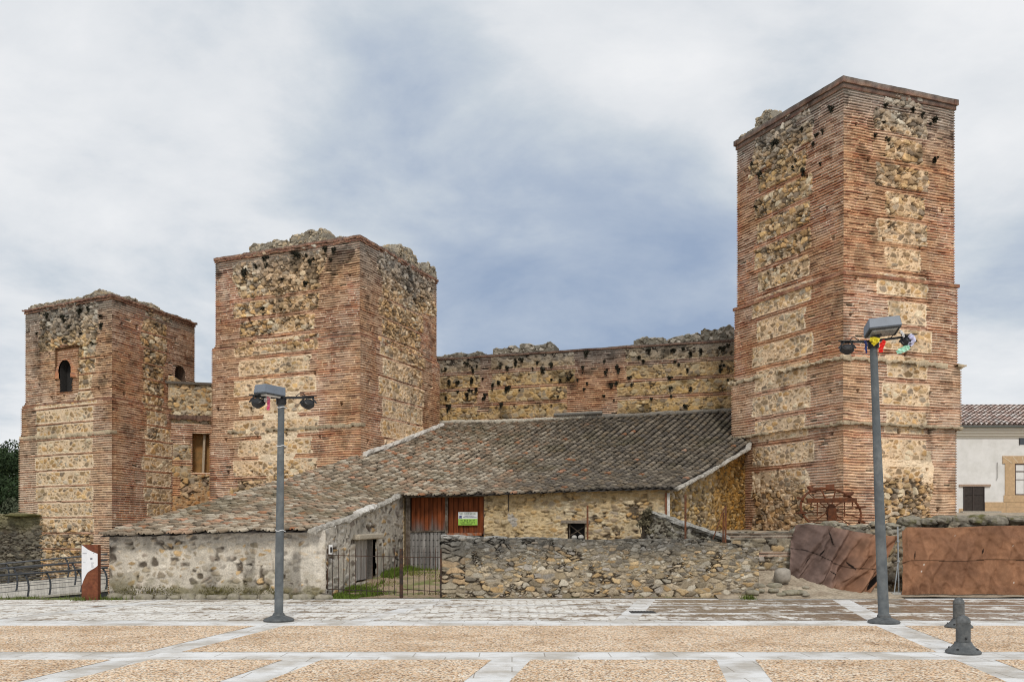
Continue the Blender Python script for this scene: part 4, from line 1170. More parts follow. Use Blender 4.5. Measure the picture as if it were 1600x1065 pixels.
# terrace wall behind
TA, TB = P(1128, 0, 25.9), P(1700, 0, 26.1)
TW = thing('terrace_wall', (8.5, 26.0, 0), 'rough retaining wall with mossy boulders along its top, behind the brown netting', 'wall')
Lt = math.hypot(TB.x - TA.x, TB.y - TA.y)
def f_terr(U, V):
    ds, cs = stone_field(U, V, 271, .30, .17, mortar=(.34, .29, .21), joint=.05, open_=.45, bulge=.06, stones=DRY)
    w = np.mod(V, .5); br = (w < .14) & (U < 2.2)
    db, cb = brick_field(U, V, 272, wear=.8); cb = cb * .6 + np.array((.2, .17, .14)) * .4
    li = sst(1.2, 1.8, V + .8 * (fbm(U * .9, V * .9, 273, 4) - .5))[..., None]
    c = np.where(br[..., None], cb, cs)
    lum = c.mean(-1, keepdims=True)
    return np.where(br, db, ds), c * (1 - .6 * li) + lum * np.array((.6, .57, .48)) * .6 * li
utT = lambda px: hit(px, (TA.x, TA.y), (TB.x, TB.y))[0]
zter = lambda u: np.interp(u, [0, utT(1240), utT(1262), utT(1400), utT(1420), utT(1700)], [zat(833, 25.9), zat(830, 25.9), zat(818, 26), zat(822, 26), zat(816, 26), zat(812, 26)]) + (fbm(u * 2.6, u * 0, 7, 3) - .5) * .16
wall_mesh('wall', (TA.x, TA.y), (TB.x, TB.y), np.arange(-.1, 2.3, .028), .03, f_terr, M_DRY, TW, ztop=zter, thick=.6)
r = random.Random(44)
M_MOSSB = mat_plain('mossy_boulder', (.24, .215, .17), rough=.95, var=.45, nscale=9, c2=(.13, .12, .05), c2scale=3.5, c2lo=.5, c2hi=.62)
px = 1405; k = 0
while px < 1690:
    w = r.uniform(22, 46); u = utT(px + w / 2); z = float(zter(np.array(u)))
    c = P(px + w / 2, 0, 26.15 + r.uniform(-.1, .15))
    s = w / F * 26 * .58
    vs, fs = boulder_mesh(600 + k, (s, .3, r.uniform(.11, .19)), 16)
    mesh_np('coping_boulder', [v + Vector((c.x, c.y, z + .03)) for v in vs], fs, M_MOSSB, TW, smooth=False)
    px += w * .92; k += 1
r = random.Random(45); k = 0
for k in range(14):
    px = 1245 + k * 12 + r.uniform(-4, 4); u = utT(px); z = float(zter(np.array(u))); c = P(px, 0, 26.1)
    vs, fs = boulder_mesh(650 + k, (.16, .16, r.uniform(.05, .09)), 12)
    mesh_np('coping_stone', [v + Vector((c.x, c.y, z)) for v in vs], fs, M_FOOT, TW)

# dark old wall left of the left tower
DA, DB = (-23.5, 38.35), tuple(pt_on(lL, lC, 80))
DW = thing('stone_wall', (-19.5, 37, -1), 'dark moss-topped stone wall beyond the footbridge, left of the leftmost tower', 'wall')
def f_dark(U, V):
    ds, cs = stone_field(U, V, 281, .36, .11, mortar=(.16, .14, .10), joint=.05, open_=.6, bulge=.06, stones=[(.14, .125, .1), (.19, .17, .13), (.10, .09, .075), (.24, .21, .16)])
    t = sst(1.6, 2.2, V + .5 * (fbm(U * 1.4, V, 283, 3) - .5))[..., None]
    return ds, cs * (1 - t) + np.array((.27, .24, .14)) * (.5 + fbm(U * 7, V * 7, 4))[..., None] * t
wall_mesh('wall', DA, DB, np.arange(-1.6, 3.1, .03), .035, f_dark, M_DRY, DW, ztop=lambda u: 2.42 + .28 * (u < 1.05) + (fbm(u * 2, u * 0, 3, 3) - .5) * .2, thick=.8)
a = np.linspace(0, 1, 40); 
vs, fs = boulder_mesh(690, (.75, .45, .07), 22)
mesh_np('moss_cushion', [v + Vector((-19.9, 37.9, 2.36)) for v in vs], fs, mat_plain('green_moss', (.13, .12, .05), rough=1, var=.5, nscale=14), DW)

# white house ---------------------------------------------------------
HY = 55.0
HS = thing('white_house', (26.5, HY, 2.0), 'white plastered house with red tiled roof and sandstone window surrounds', 'house')
M_PLAS = mat_plain('white_plaster', (.80, .79, .77), rough=.9, var=.06, nscale=2.5, c2=(.70, .69, .66), c2scale=1.2, bstr=.1)
M_SAND = mat_plain('sandstone_blocks', (.56, .39, .23), rough=.9, var=.18, nscale=7)
M_JOINT = mat_plain('sandstone_joint', (.70, .58, .42), rough=.9, var=.1)
M_GLASS = mat_plain('dark_window_glass', (.05, .06, .075), rough=.08, spec=.6, var=.1, bstr=0)
M_DKW = mat_plain('dark_door_wood', (.045, .035, .03), rough=.6, var=.4, nscale=8)
def hp(px, py, out=0.0):
    q = P(px, py, HY); q.y -= out; return q
def hbox(m, x0, y0, x1, y1, out, back=.0):
    a = hp(x0, y1, out); b = hp(x1, y0, out)
    m.hexa([(a.x, a.y, a.z), (b.x, a.y, a.z), (b.x, HY + back, a.z), (a.x, HY + back, a.z)], [(a.x, a.y, b.z), (b.x, a.y, b.z), (b.x, HY + back, b.z), (a.x, HY + back, b.z)])
m = MB(); a = hp(1470, 820); b = hp(1720, 672); m.hexa([(a.x, HY, 1.5), (b.x, HY, 1.5), (b.x, HY + 8, 1.5), (a.x, HY + 8, 1.5)], [(a.x, HY, b.z), (b.x, HY, b.z), (b.x, HY + 8, b.z), (a.x, HY + 8, b.z)])
m.build('wall', M_PLAS, HS)
m = MB()
for (y0, y1, o) in ((668, 673, .42), (673, 677, .30), (677, 681, .18), (681, 684, .08)): hbox(m, 1472, y0, 1718, y1 - .15, o)
m.build('eave_moulding', mat_plain('cream_moulding', (.72, .68, .60), rough=.85, var=.06), HS)
m = MB(); q0, q1 = hp(1472, 667.5, .55), hp(1718, 667.5, .55); m.tube([q0, q1], .07, 8); m.build('gutter', mat_plain('grey_gutter', (.13, .14, .13), rough=.5), HS)
# house roof tiles
def house_roof():
    x0, x1 = hp(1470, 0).x, hp(1722, 0).x
    z0 = hp(0, 666.5).z; zr = zat(634, HY + 4.2)
    y0, y1 = HY - .62, HY + 4.2
    vs = []; cs = []; fs = []; rng = random.Random(8)
    sp = .30; n = int((x1 - x0) / sp); rows = 14; ns = 6
    for i in range(n):
        for k in range(rows):
            t0, t1 = k / rows, (k + 1.15) / rows
            c = np.array(rng.choice([(.70, .57, .51), (.76, .65, .59), (.62, .47, .41), (.78, .71, .66), (.55, .42, .37)])) * rng.uniform(.9, 1.2)
            b = len(vs)
            for (t, R, li) in ((t0, .135, .05), (t1, .105, 0)):
                for j in range(ns):
                    th = math.pi * j / (ns - 1)
                    vs.append((x0 + (i + .5) * sp - math.cos(th) * R, y0 + (y1 - y0) * t, z0 + (zr - z0) * t + math.sin(th) * R + li)); cs.append(c * (1 if li == 0 else .85))
            for j in range(ns - 1): fs.append((b + j, b + j + 1, b + ns + j + 1, b + ns + j))
    b = len(vs); vs += [(x0, y0, z0), (x1, y0, z0), (x1, y1, zr), (x0, y1, zr), (x0, y1 + 4, z0), (x1, y1 + 4, z0)]; cs += [np.array((.26, .20, .17))] * 6
    fs += [(b, b + 1, b + 2, b + 3), (b + 3, b + 2, b + 5, b + 4)]
    mesh_np('roof', vs, fs, mat_vc('pink_house_tiles', nscale=20), HS, np.array(cs))
house_roof()
# plinth, door
m = MB(); hbox(m, 1538.5, 784, 1720, 801, .05); hbox(m, 1498, 794, 1504.5, 802, .04); m.build('stone_plinth', M_SAND, HS)
m = MB()
for x in (1571, 1604, 1640): hbox(m, x, 784.4, x + .7, 801, .055)
hbox(m, 1538.5, 791, 1720, 791.5, .055); m.build('plinth_joints', mat_plain('plinth_joint', (.40, .30, .2), rough=.9), HS)
HD = bpy.data.objects.new('house_door', None); COL.objects.link(HD); HD.parent = HS; HD.location = hp(1521, 798) - wloc(HS)
m = MB(); hbox(m, 1505, 760, 1537.5, 798, .03); m.build('door_panel', M_DKW, HD)
m = MB()
for x in (1505, 1519.5, 1536.2): hbox(m, x, 760, x + 1.4, 798, .07)
for y in (760, 772, 785): hbox(m, 1506.5, y, 1519.4, y + .9, .06); hbox(m, 1521, y, 1536, y + .9, .06)
m.build('door_rails', mat_plain('door_rail_wood', (.06, .045, .04), rough=.6), HD)
m = MB(); hbox(m, 1498, 756.3, 1547, 759.5, .10); m.build('door_lintel', mat_plain('pink_stone_lintel', (.40, .29, .22), rough=.9), HD)
m = MB(); hbox(m, 1500, 798.2, 1560, 803, .35); m.build('door_step', mat_plain('step_stone', (.42, .38, .32), rough=.9), HS)
# main window with sandstone surround
HW = bpy.data.objects.new('surround_window', None); COL.objects.link(HW); HW.parent = HS; HW.location = hp(1600, 773) - wloc(HS)
m = MB(); hbox(m, 1570, 724, 1585, 773, .06); hbox(m, 1617, 724, 1632, 773, .06); hbox(m, 1566, 712, 1636, 723.8, .065); hbox(m, 1568, 773.2, 1634, 783.8, .065); m.build('window_surround', M_SAND, HW)
m = MB()
for x0, x1 in ((1567, 1580), (1582, 1590), (1596, 1598.4), (1606, 1603), (1620, 1612), (1635, 1622)):
    m = MB(); p, q = hp(x0, 713.5, .07), hp(x1, 723, .07); m.bar(p, q, .04, .012, up=(0, -1, 0)); m.build('voussoir_joint', M_JOINT, HW)
m = MB(); hbox(m, 1585.5, 724.3, 1616.5, 772.6, -.02, .1); m.build('pane', M_GLASS, HW)
m = MB()
for x in (1585.2, 1600, 1615.4): hbox(m, x, 724.2, x + 1.5, 772.8, .04)
for y in (724.2, 735.5, 771.4): hbox(m, 1586.8, y, 1599.8, y + 1.3, .03); hbox(m, 1601.6, y, 1615.2, y + 1.3, .03)
hbox(m, 1586.8, 748.5, 1599.8, 749.3, .025)
m.build('window_frame', mat_plain('brown_window_frame', (.10, .055, .04), rough=.5), HW)
UW = bpy.data.objects.new('upper_window', None); COL.objects.link(UW); UW.parent = HS; UW.location = hp(1602, 694) - wloc(HS)
m = MB(); hbox(m, 1592.5, 678, 1612, 694.5, .015); m.build('pane', M_GLASS, UW)
m = MB()
for x in (1592, 1601.4, 1611): hbox(m, x, 677.3, x + 1.1, 695, .05)
hbox(m, 1593.2, 677.3, 1601.3, 681.5, .045); hbox(m, 1602.6, 677.3, 1610.9, 681.5, .045); m.build('window_frame', mat_plain('dark_upper_frame', (.04, .035, .035), rough=.5), UW)
m = MB(); m.tube([hp(1558, 722, .05), hp(1558, 745, .05), hp(1556.5, 749, .06)], .03, 6); m.build('cable', mat_plain('grey_cable', (.5, .49, .47), rough=.6), HS)
# ------------------------------------------------------------------ ground, plaza, lane, yard, hill
def struct(o): o['kind'] = 'structure'; return o
def ground_z(X, Y):
    z = np.full(np.shape(X), -.03)
    moat = sst(23.2, 25.5, Y) * (1 - sst(-11.0, -10.4, X)) * (1 - sst(60, 80, Y))
    z = z - 1.0 * moat
    return z
xs = np.r_[np.linspace(-900, -45, 12), np.arange(-42, 42.1, .7), np.linspace(45, 900, 12)]
ys = np.r_[np.linspace(-300, -16, 8), np.arange(-15, 60, .7), np.linspace(62, 1400, 16)]
X, Y = np.meshgrid(xs, ys)
Z = ground_z(X, Y) + (vnoise(X * .8, Y * .8, 3) - .5) * .10 * (Y > 24)
M_EARTH = mat_plain('grassy_earth', (.20, .16, .10), rough=1, var=.4, nscale=9, c2=(.11, .13, .04), c2scale=.8, c2lo=.42, c2hi=.58)
struct(mesh_np('ground', np.stack([X, Y, Z], -1).reshape(-1, 3), grid_faces(len(xs), len(ys)), M_EARTH, None, smooth=True))

def flat(name, poly, z, mat, thick=.0):
    m = MB(); m.add([(x, y, z) for x, y in poly], [tuple(range(len(poly)))])
    return struct(m.build(name, mat))

def granite(name, joints=True):
    m, t, b = nt(name)
    pos = geo_pos(t)
    n1 = noise(t, 160, 3, .7, pos); n2 = noise(t, 1.1, 5, .65, pos); n3 = noise(t, 14, 4, .6, pos)
    c = ramp(t, n1, [(.32, (.46, .45, .44)), (.46, (.80, .795, .78)), (.60, (.88, .875, .86))])
    c = mixn(t, ramp(t, n2, [(.44, 0.0), (.62, .75)]), c, (.58, .52, .44), 'MULTIPLY')
    c = mixn(t, ramp(t, n3, [(.58, 0.0), (.76, .3)]), c, (.52, .50, .46), 'MIX')
    br = t.nodes.new('ShaderNodeTexBrick'); t.links.new(pos, br.inputs['Vector'])
    br.inputs['Scale'].default_value = 1.0; br.inputs['Brick Width'].default_value = .9; br.inputs['Row Height'].default_value = .45
    br.inputs['Mortar Size'].default_value = .008; br.inputs['Color1'].default_value = (1, 1, 1, 1); br.inputs['Color2'].default_value = (.86, .86, .86, 1); br.inputs['Mortar'].default_value = (.42, .38, .33, 1)
    c = mixn(t, .8, c, br.outputs['Color'], 'MULTIPLY')
    t.links.new(c, b.inputs['Base Color']); b.inputs['Roughness'].default_value = .8
    b.inputs['Specular IOR Level'].default_value = .25
    bump(t, b, n1, .3, .006)
    return m
M_GRAN = granite('granite_paving')

def gravel():
    m, t, b = nt('washed_pebble_paving')
    pos = geo_pos(t)
    v = t.nodes.new('ShaderNodeTexVoronoi'); v.inputs['Scale'].default_value = 42; t.links.new(pos, v.inputs['Vector'])
    sep = t.nodes.new('ShaderNodeSeparateColor'); t.links.new(v.outputs['Color'], sep.inputs[0])
    c = ramp(t, sep.outputs[0], [(0.0, (.24, .13, .07)), (.09, (.80, .56, .36)), (.34, (.88, .71, .52)), (.56, (.84, .58, .36)), (.74, (.92, .83, .70)), (.94, (.42, .29, .2))])
    t.nodes[-1].color_ramp.interpolation = 'CONSTANT'
    gap = ramp(t, v.outputs['Distance'], [(.52, 1.0), (.78, .42)])
    c = mixn(t, 1.0, c, gap, 'MULTIPLY')
    n2 = noise(t, .9, 5, .65, pos)
    c = mixn(t, ramp(t, n2, [(.44, 0.0), (.68, .75)]), c, (.66, .57, .47), 'MULTIPLY')
    n3 = noise(t, 3.0, 4, .6, pos)
    c = mixn(t, ramp(t, n3, [(.60, 0.0), (.75, .45)]), c, (.80, .74, .66))
    t.links.new(c, b.inputs['Base Color']); b.inputs['Roughness'].default_value = .85; b.inputs['Specular IOR Level'].default_value = .2
    bump(t, b, v.outputs['Distance'], -.6, .015)
    return m
M_GRAV = gravel()

def cobble():
    m, t, b = nt('stained_cobble_lane')
    pos = geo_pos(t)
    mp = t.nodes.new('ShaderNodeMapping'); mp.inputs['Scale'].default_value = (5.2, 7.5, 1); t.links.new(pos, mp.inputs[0])
    v = t.nodes.new('ShaderNodeTexVoronoi'); v.inputs['Scale'].default_value = 1; v.inputs['Randomness'].default_value = .55; t.links.new(mp.outputs[0], v.inputs['Vector'])
    ve = t.nodes.new('ShaderNodeTexVoronoi'); ve.feature = 'DISTANCE_TO_EDGE'; ve.inputs['Scale'].default_value = 1; ve.inputs['Randomness'].default_value = .55; t.links.new(mp.outputs[0], ve.inputs['Vector'])
    sep = t.nodes.new('ShaderNodeSeparateColor'); t.links.new(v.outputs['Color'], sep.inputs[0])
    c = ramp(t, sep.outputs[0], [(0.0, (.68, .64, .58)), (.4, (.84, .81, .75)), (.8, (.90, .88, .83))])
    mp2 = t.nodes.new('ShaderNodeMapping'); mp2.inputs['Scale'].default_value = (.50, 1.35, 1); t.links.new(pos, mp2.inputs[0])
    n1 = noise(t, 1.0, 7, .68, mp2.outputs[0])
    sx = t.nodes.new('ShaderNodeSeparateXYZ'); t.links.new(pos, sx.inputs[0])
    mr = t.nodes.new('ShaderNodeMapRange'); mr.inputs['From Min'].default_value = .5; mr.inputs['From Max'].default_value = 4.0; mr.inputs['To Min'].default_value = -.012; mr.inputs['To Max'].default_value = .075; t.links.new(sx.outputs[0], mr.inputs[0])
    mp3 = t.nodes.new('ShaderNodeMapping'); mp3.inputs['Scale'].default_value = (3.2, 1.6, 1); mp3.inputs['Rotation'].default_value = (0, 0, .25); t.links.new(pos, mp3.inputs[0])
    n4 = noise(t, 1.0, 3, .6, mp3.outputs[0])
    st = mathn(t, 'ADD', mathn(t, 'ADD', mathn(t, 'MULTIPLY', n1, .62), mathn(t, 'MULTIPLY', n4, .38)), mr.outputs[0])
    stain = ramp(t, st, [(.505, 0.0), (.575, 1.0)])
    brown = mixn(t, ramp(t, noise(t, 5, 4, .6, pos), [(.35, 0.0), (.65, 1.0)]), (.14, .075, .03), (.27, .19, .11))
    gap = ramp(t, ve.outputs['Distance'], [(.03, .0), (.10, 1.0)])
    soft = ramp(t, st, [(.44, .35), (.56, 1.0)])
    cs = mixn(t, gap, mixn(t, soft, (.74, .69, .60), (.26, .18, .11)), c)
    inv = mathn(t, 'MULTIPLY', stain, .85)
    c2 = mixn(t, inv, cs, brown)
    c2 = mixn(t, 1.0, c2, ramp(t, noise(t, 40, 4, .6, pos), [(.3, .78), (.7, 1.15)]), 'MULTIPLY')
    t.links.new(c2, b.inputs['Base Color'])
    t.links.new(ramp(t, stain, [(0.0, .80), (1.0, .30)]), b.inputs['Roughness'])
    bump(t, b, gap, .45, .02)
    return m
M_COB = cobble()

SK = .155
def lx(x0, y): return x0 + SK * (y - 12.7)
def lx2(x0, y): return x0 + .22 * (y - 17.2) + SK * (17.2 - 12.7)
# base slab of granite: strips between the panels are what remains of it
flat('plaza', [(-45, -14), (45, -14), (45, 23.62), (-10.4, 23.62), (-11.2, 23.05), (-45, 22.9)], 0.0, M_GRAN)
def panel(x0, x1, y0, y1, mat, f=lx, w=.26, z=.004, name='pebble_panel'):
    flat(name, [(f(x0, y0) + w, y0), (f(x1, y0) - w, y0), (f(x1, y1) - w, y1), (f(x0, y1) + w, y1)], z, mat)
LX = [-17.0, -11.0, -8.0, -5.0, -2.72, .05, 3.03, 6.2, 9.2, 12.2, 18.0]
for a_, b_ in zip(LX[:-1], LX[1:]):
    panel(a_, b_, 8.2, 12.32, M_GRAV); panel(a_, b_, 3.6, 7.5, M_GRAV); panel(a_, b_, -1.0, 2.9, M_GRAV)
for a_, b_ in ((-17, -11), (-11, -5.0), (-5.0, 6.2), (6.2, 12.2), (12.2, 18)):
    panel(a_, b_, 13.12, 16.78, M_GRAV)
for a_, b_ in ((-24, -17), (-17, -10.6), (-10.6, -3.7), (-3.7, 1.35), (1.35, 6.2), (6.2, 11), (11, 18), (18, 26)):
    for y0, y1 in ((17.75, 19.25), (19.45, 21.25), (21.45, 23.1)):
        panel(a_, b_, y0, y1, M_COB, lx2, .22, name='cobbled_lane')

# drain cover in the lane
DR = thing('drain_cover', (2.75, 19.6, .004), 'small dark iron drain cover set in the pale cobbled lane', 'drain cover')
m = MB(); m.box((2.75, 19.55, .008), (.52, .42, .012)); m.build('plate', mat_plain('dark_iron_plate', (.03, .03, .032), rough=.5), DR)
m = MB()
for k in range(7): m.box((2.56 + k * .063, 19.55, .017), (.025, .36, .006))
m.build('grate', mat_plain('iron_grate', (.05, .05, .05), rough=.5), DR)

# yard behind the gate
xs = np.linspace(-5.0, 6.5, 90); ys = np.linspace(23.55, 31.6, 80)
X, Y = np.meshgrid(xs, ys)
def yard_z(x, y): return .012 + .43 * sst(23.5, 30.0, y) + .06 * (fbm(np.asarray(x) * 1.3, np.asarray(y) * 1.3, 5, 3) - .5) * sst(23.6, 24.3, y)
def yard_mat():
    m, t, b = nt('yard_dirt_and_grass')
    pos = geo_pos(t)
    n1 = noise(t, 20, 5, .7, pos); n2 = noise(t, 1.6, 5, .65, pos); n3 = noise(t, 70, 3, .6, pos)
    dirt = ramp(t, n1, [(.3, (.22, .15, .09)), (.7, (.50, .38, .26))])
    sx = t.nodes.new('ShaderNodeSeparateXYZ'); t.links.new(pos, sx.inputs[0])
    gr = ramp(t, n3, [(.3, (.06, .10, .015)), (.7, (.20, .24, .05))])
    k = ramp(t, n2, [(.48, 0.0), (.62, .8)])
    t.links.new(mixn(t, k, dirt, gr), b.inputs['Base Color']); b.inputs['Roughness'].default_value = 1
    bump(t, b, n1, .6, .03); return m
struct(mesh_np('yard', np.stack([X, Y, yard_z(X, Y)], -1).reshape(-1, 3), grid_faces(90, 80), yard_mat(), None, smooth=True))
# dirt bank at the right
xs = np.linspace(5.2, 9.9, 60); ys = np.linspace(23.28, 26.2, 40)
X, Y = np.meshgrid(xs, ys)
Z = .008 + (.55 * sst(23.4, 25.8, Y) * sst(5.3, 6.3, X) * (1 - .75 * sst(7.6, 9.0, X)) + .10 * sst(23.3, 23.8, Y) * (fbm(X * 2.5, Y * 2.5, 8, 4)) )
M_DIRT = mat_plain('pale_trodden_dirt', (.42, .35, .26), rough=1, var=.4, nscale=16, c2=(.26, .20, .14), c2scale=2.2, bstr=.6)
struct(mesh_np('dirt_bank', np.stack([X, Y, Z], -1).reshape(-1, 3), grid_faces(60, 40), M_DIRT, None, smooth=True))
xs = np.linspace(9.7, 40, 60); ys = np.linspace(23.6, 26.4, 14); X, Y = np.meshgrid(xs, ys)
struct(mesh_np('dirt_verge', np.stack([X, Y, .006 + .05 * fbm(X * 2, Y * 2, 4, 3)], -1).reshape(-1, 3), grid_faces(60, 14), M_DIRT, None, smooth=True))
# terrace behind the retaining wall, rising to the house
xs = np.linspace(5.8, 80, 90); ys = np.linspace(26.35, 75, 60); X, Y = np.meshgrid(xs, ys)
Z = 1.22 + .5 * sst(27, 29, Y) + 1.05 * sst(31, 54, Y) + (fbm(X * .9, Y * .9, 6, 3) - .5) * .12
struct(mesh_np('terrace', np.stack([X, Y, Z], -1).reshape(-1, 3), grid_faces(90, 60), M_DIRT, None, smooth=True))
# moss bank at the left plaza edge
xs = np.linspace(-30, -10.3, 90); ys = np.linspace(22.95, 24.4, 12); X, Y = np.meshgrid(xs, ys)
Z = -.02 + .05 * np.sin((Y - 22.95) / 1.45 * math.pi) + .06 * (fbm(X * 2, Y * 3, 5, 3) - .5) - .5 * sst(23.7, 24.4, Y)
struct(mesh_np('mossy_verge', np.stack([X, Y, Z], -1).reshape(-1, 3), grid_faces(90, 12), mat_plain('moss_and_dirt', (.13, .12, .07), rough=1, var=.5, nscale=18, c2=(.12, .15, .03), c2scale=1.8, c2lo=.42, c2hi=.6), None, smooth=True))

# hill with trees
xs = np.linspace(-420, -60, 60); ys = np.linspace(90, 420, 50); X, Y = np.meshgrid(xs, ys)
def hill_z(x, y):
    q = (np.asarray(y) - 95) / 100.0
    return -1.0 + 12.5 * sst(0, .75, q) * sst(-62, -105, np.asarray(x) + .0 * q) * (.85 + .3 * vnoise(np.asarray(x) * .02, np.asarray(y) * .02, 4))
struct(mesh_np('hill', np.stack([X, Y, hill_z(X, Y)], -1).reshape(-1, 3), grid_faces(60, 50), mat_plain('hill_scrub', (.06, .07, .03), rough=1, var=.5, nscale=.6, c2=(.12, .11, .05), c2scale=.08), None, smooth=True))

M_LEAF = {}
def leaf_mat(name, c):
    m, t, b = nt(name)
    at = t.nodes.new('ShaderNodeAttribute'); at.attribute_name = 'col'
    t.links.new(mixn(t, 1.0, at.outputs['Color'], (*c,), 'MULTIPLY'), b.inputs['Base Color']); b.inputs['Roughness'].default_value = .8; b.inputs['Specular IOR Level'].default_value = .15
    return m
M_BARK = mat_plain('dark_bark', (.09, .07, .05), rough=.95, var=.4)
def leaf_cloud(name, clumps, nleaf, size, seed, mat, parent=None, loc=None, flat_=.8):
    rng = np.random.default_rng(seed)
    V, C = [], []
    tot = sum(c[3] ** 2 for c in clumps)
    for (cx, cy, cz, r) in clumps:
        n = max(8, int(nleaf * r * r / tot))
        d = rng.normal(size=(n, 3)); d /= np.linalg.norm(d, axis=1)[:, None]
        rad = r * (rng.random(n) ** .4)
        c = np.stack([cx + d[:, 0] * rad, cy + d[:, 1] * rad, cz + d[:, 2] * rad * flat_], 1)
        a = rng.normal(size=(n, 3)); a /= np.linalg.norm(a, axis=1)[:, None]
        b = np.cross(a, rng.normal(size=(n, 3))); b /= np.linalg.norm(b, axis=1)[:, None]
        s = size * rng.uniform(.6, 1.4, n)[:, None]
        q = np.stack([c - a * s, c + b * s * .5, c + a * s, c - b * s * .5], 1)
        V.append(q.reshape(-1, 3))
        k = rng.uniform(.55, 1.3) * rng.uniform(.6, 1.35, n)[:, None] * np.array((1, 1, 1))
        C.append(np.repeat(k, 4, 0))
    V = np.concatenate(V); C = np.concatenate(C)
    f = np.arange(len(V)).reshape(-1, 4)
    return mesh_np(name, V, f, mat, parent, C, loc=loc)
def make_tree(loc, h, seed, mat, label, group):
    t_ = thing('hill_tree', loc, label, 'tree', group)
    r = random.Random(seed); L = Vector(loc)
    m = MB(); m.tube([L + Vector((0, 0, -.8)), L + Vector((.1, 0, h * .3)), L + Vector((.0, .1, h * .6))], [h * .04, h * .03, h * .012], 7)
    for k in range(4):
        a = r.uniform(0, 6.28); m.tube([L + Vector((0, 0, h * (.3 + .07 * k))), L + Vector((math.cos(a) * h * .22, math.sin(a) * h * .22, h * (.48 + .08 * k)))], [h * .015, h * .005], 5)
    m.build('trunk', M_BARK, t_)
    cl = [(L.x + r.uniform(-.26, .26) * h, L.y + r.uniform(-.26, .26) * h, L.z + h * r.uniform(.4, .9), h * r.uniform(.11, .22)) for _ in range(16)]
    leaf_cloud('crown', cl, 1500, h * .030, seed, mat, t_)
    return t_
def dup(root, loc, rz=0, sc=1.0, label=None, group=None):
    r = root.copy(); COL.objects.link(r); r.location = loc; r.rotation_euler = (0, 0, rz); r.scale = (sc, sc, sc)
    if label: r['label'] = label
    if group: r['group'] = group
    for ch in list(root.children):
        c = ch.copy(); COL.objects.link(c); c.parent = r
    return r
kinds = [(leaf_mat('dark_pine_leaves', (.042, .068, .028)), 'dark green tree in the woods on the far hill behind leftmost tower', 8.0),
         (leaf_mat('mid_oak_leaves', (.085, .12, .035)), 'yellowish green rounded tree in the woods on the far hill', 6.5),
         (leaf_mat('grey_olive_leaves', (.10, .115, .07)), 'greyish green low tree in the woods on the far hill', 6.0)]
protos = []
r = random.Random(99)
pos = []
for k in range(46):
    Y_ = r.uniform(110, 205); px_ = r.uniform(-70, 62)
    pos.append(((px_ - 800) / F * Y_, Y_))
pos.sort(key=lambda q: q[1])
for k, (x, y) in enumerate(pos):
    ki = 2 if y < 132 else (1 if (k % 3 == 0 and y < 165) else 0)
    z = float(hill_z(x, y))
    pk = [q for q in protos if q[0] == ki]
    if not pk:
        mt, lb, hh = kinds[ki]
        protos.append((ki, make_tree((x, y, z), hh, 40 + ki, mt, lb, ('dark trees on the far hill', 'yellowish trees on the far hill', 'greyish trees on the far hill')[ki])))
    else:
        dup(pk[0][1], (x, y, z), r.uniform(0, 6.28), r.uniform(.75, 1.25))

# grass in the yard and moss along the walls
def grass(name, pts, h, seed, label, mat):
    rng = np.random.default_rng(seed); pts = np.array(pts); n = len(pts)
    a = rng.uniform(0, 6.28, n); hh = h * rng.uniform(.35, 1.3, n) * (.3 + 1.3 * vnoise(pts[:, 0] * 3, pts[:, 1] * 3, seed)); w = .012
    dx, dy = np.cos(a), np.sin(a); lean = rng.normal(0, .35, (n, 2)) * hh[:, None]
    b0_ = pts + np.stack([dx * w, dy * w, dx * 0], 1); b1_ = pts - np.stack([dx * w, dy * w, dx * 0], 1)
    tp = pts + np.stack([lean[:, 0], lean[:, 1], hh], 1)
    V = np.stack([b0_, b1_, tp], 1).reshape(-1, 3); f = np.arange(3 * n).reshape(-1, 3)
    C = np.repeat(rng.uniform(.5, 1.5, n)[:, None] * np.ones(3), 3, 0)
    o = mesh_np(name, V, f, mat, None, C); o['kind'] = 'stuff'; tag(o, label, 'grass'); return o
rng = np.random.default_rng(3)
gp = []
while len(gp) < 9000:
    s = rng.random(); u = abs(rng.normal(0, .55)) + .02
    q = sw(s * Ls * .97, 0, u)
    if u < 1.5 and not (d0 - .1 < s * Ls < d1 + .15 and u < .5) and float(fbm(np.array(q.x * 1.7), np.array(q.y * 1.7), 3, 3)) > .30 + .25 * u + .12 * rng.random(): gp.append((q.x, q.y, float(yard_z(q.x, q.y)) - .01))
grass('yard_grass', gp, .13, 3, 'bright green grass growing along the side wall behind the iron gate', leaf_mat('bright_grass', (.13, .185, .03)))
gp = []
while len(gp) < 4500:
    x, y = rng.uniform(-4.2, 1.5), rng.uniform(24.4, 30.0)
    if float(vnoise(x * 1.4, y * 1.1, 9)) > .52: gp.append((x, y, float(yard_z(x, y)) - .01))
grass('dry_yard_grass', gp, .06, 4, 'short yellowish grass on the yard floor before the barn doors', leaf_mat('dry_grass', (.20, .21, .05)))
gp = []
while len(gp) < 900:
    x = rng.uniform(-10.3, -4.9)
    if float(vnoise(np.array(x * 1.6), np.array(2.), 9)) > .35: gp.append((x, 23.44 - abs(rng.normal(0, .06)), rng.uniform(.03, .30)))
grass('wall_foot_moss', gp, .05, 5, 'brownish moss and weeds at the foot of the barn front wall', leaf_mat('brown_weeds', (.13, .115, .035)))
gp = []
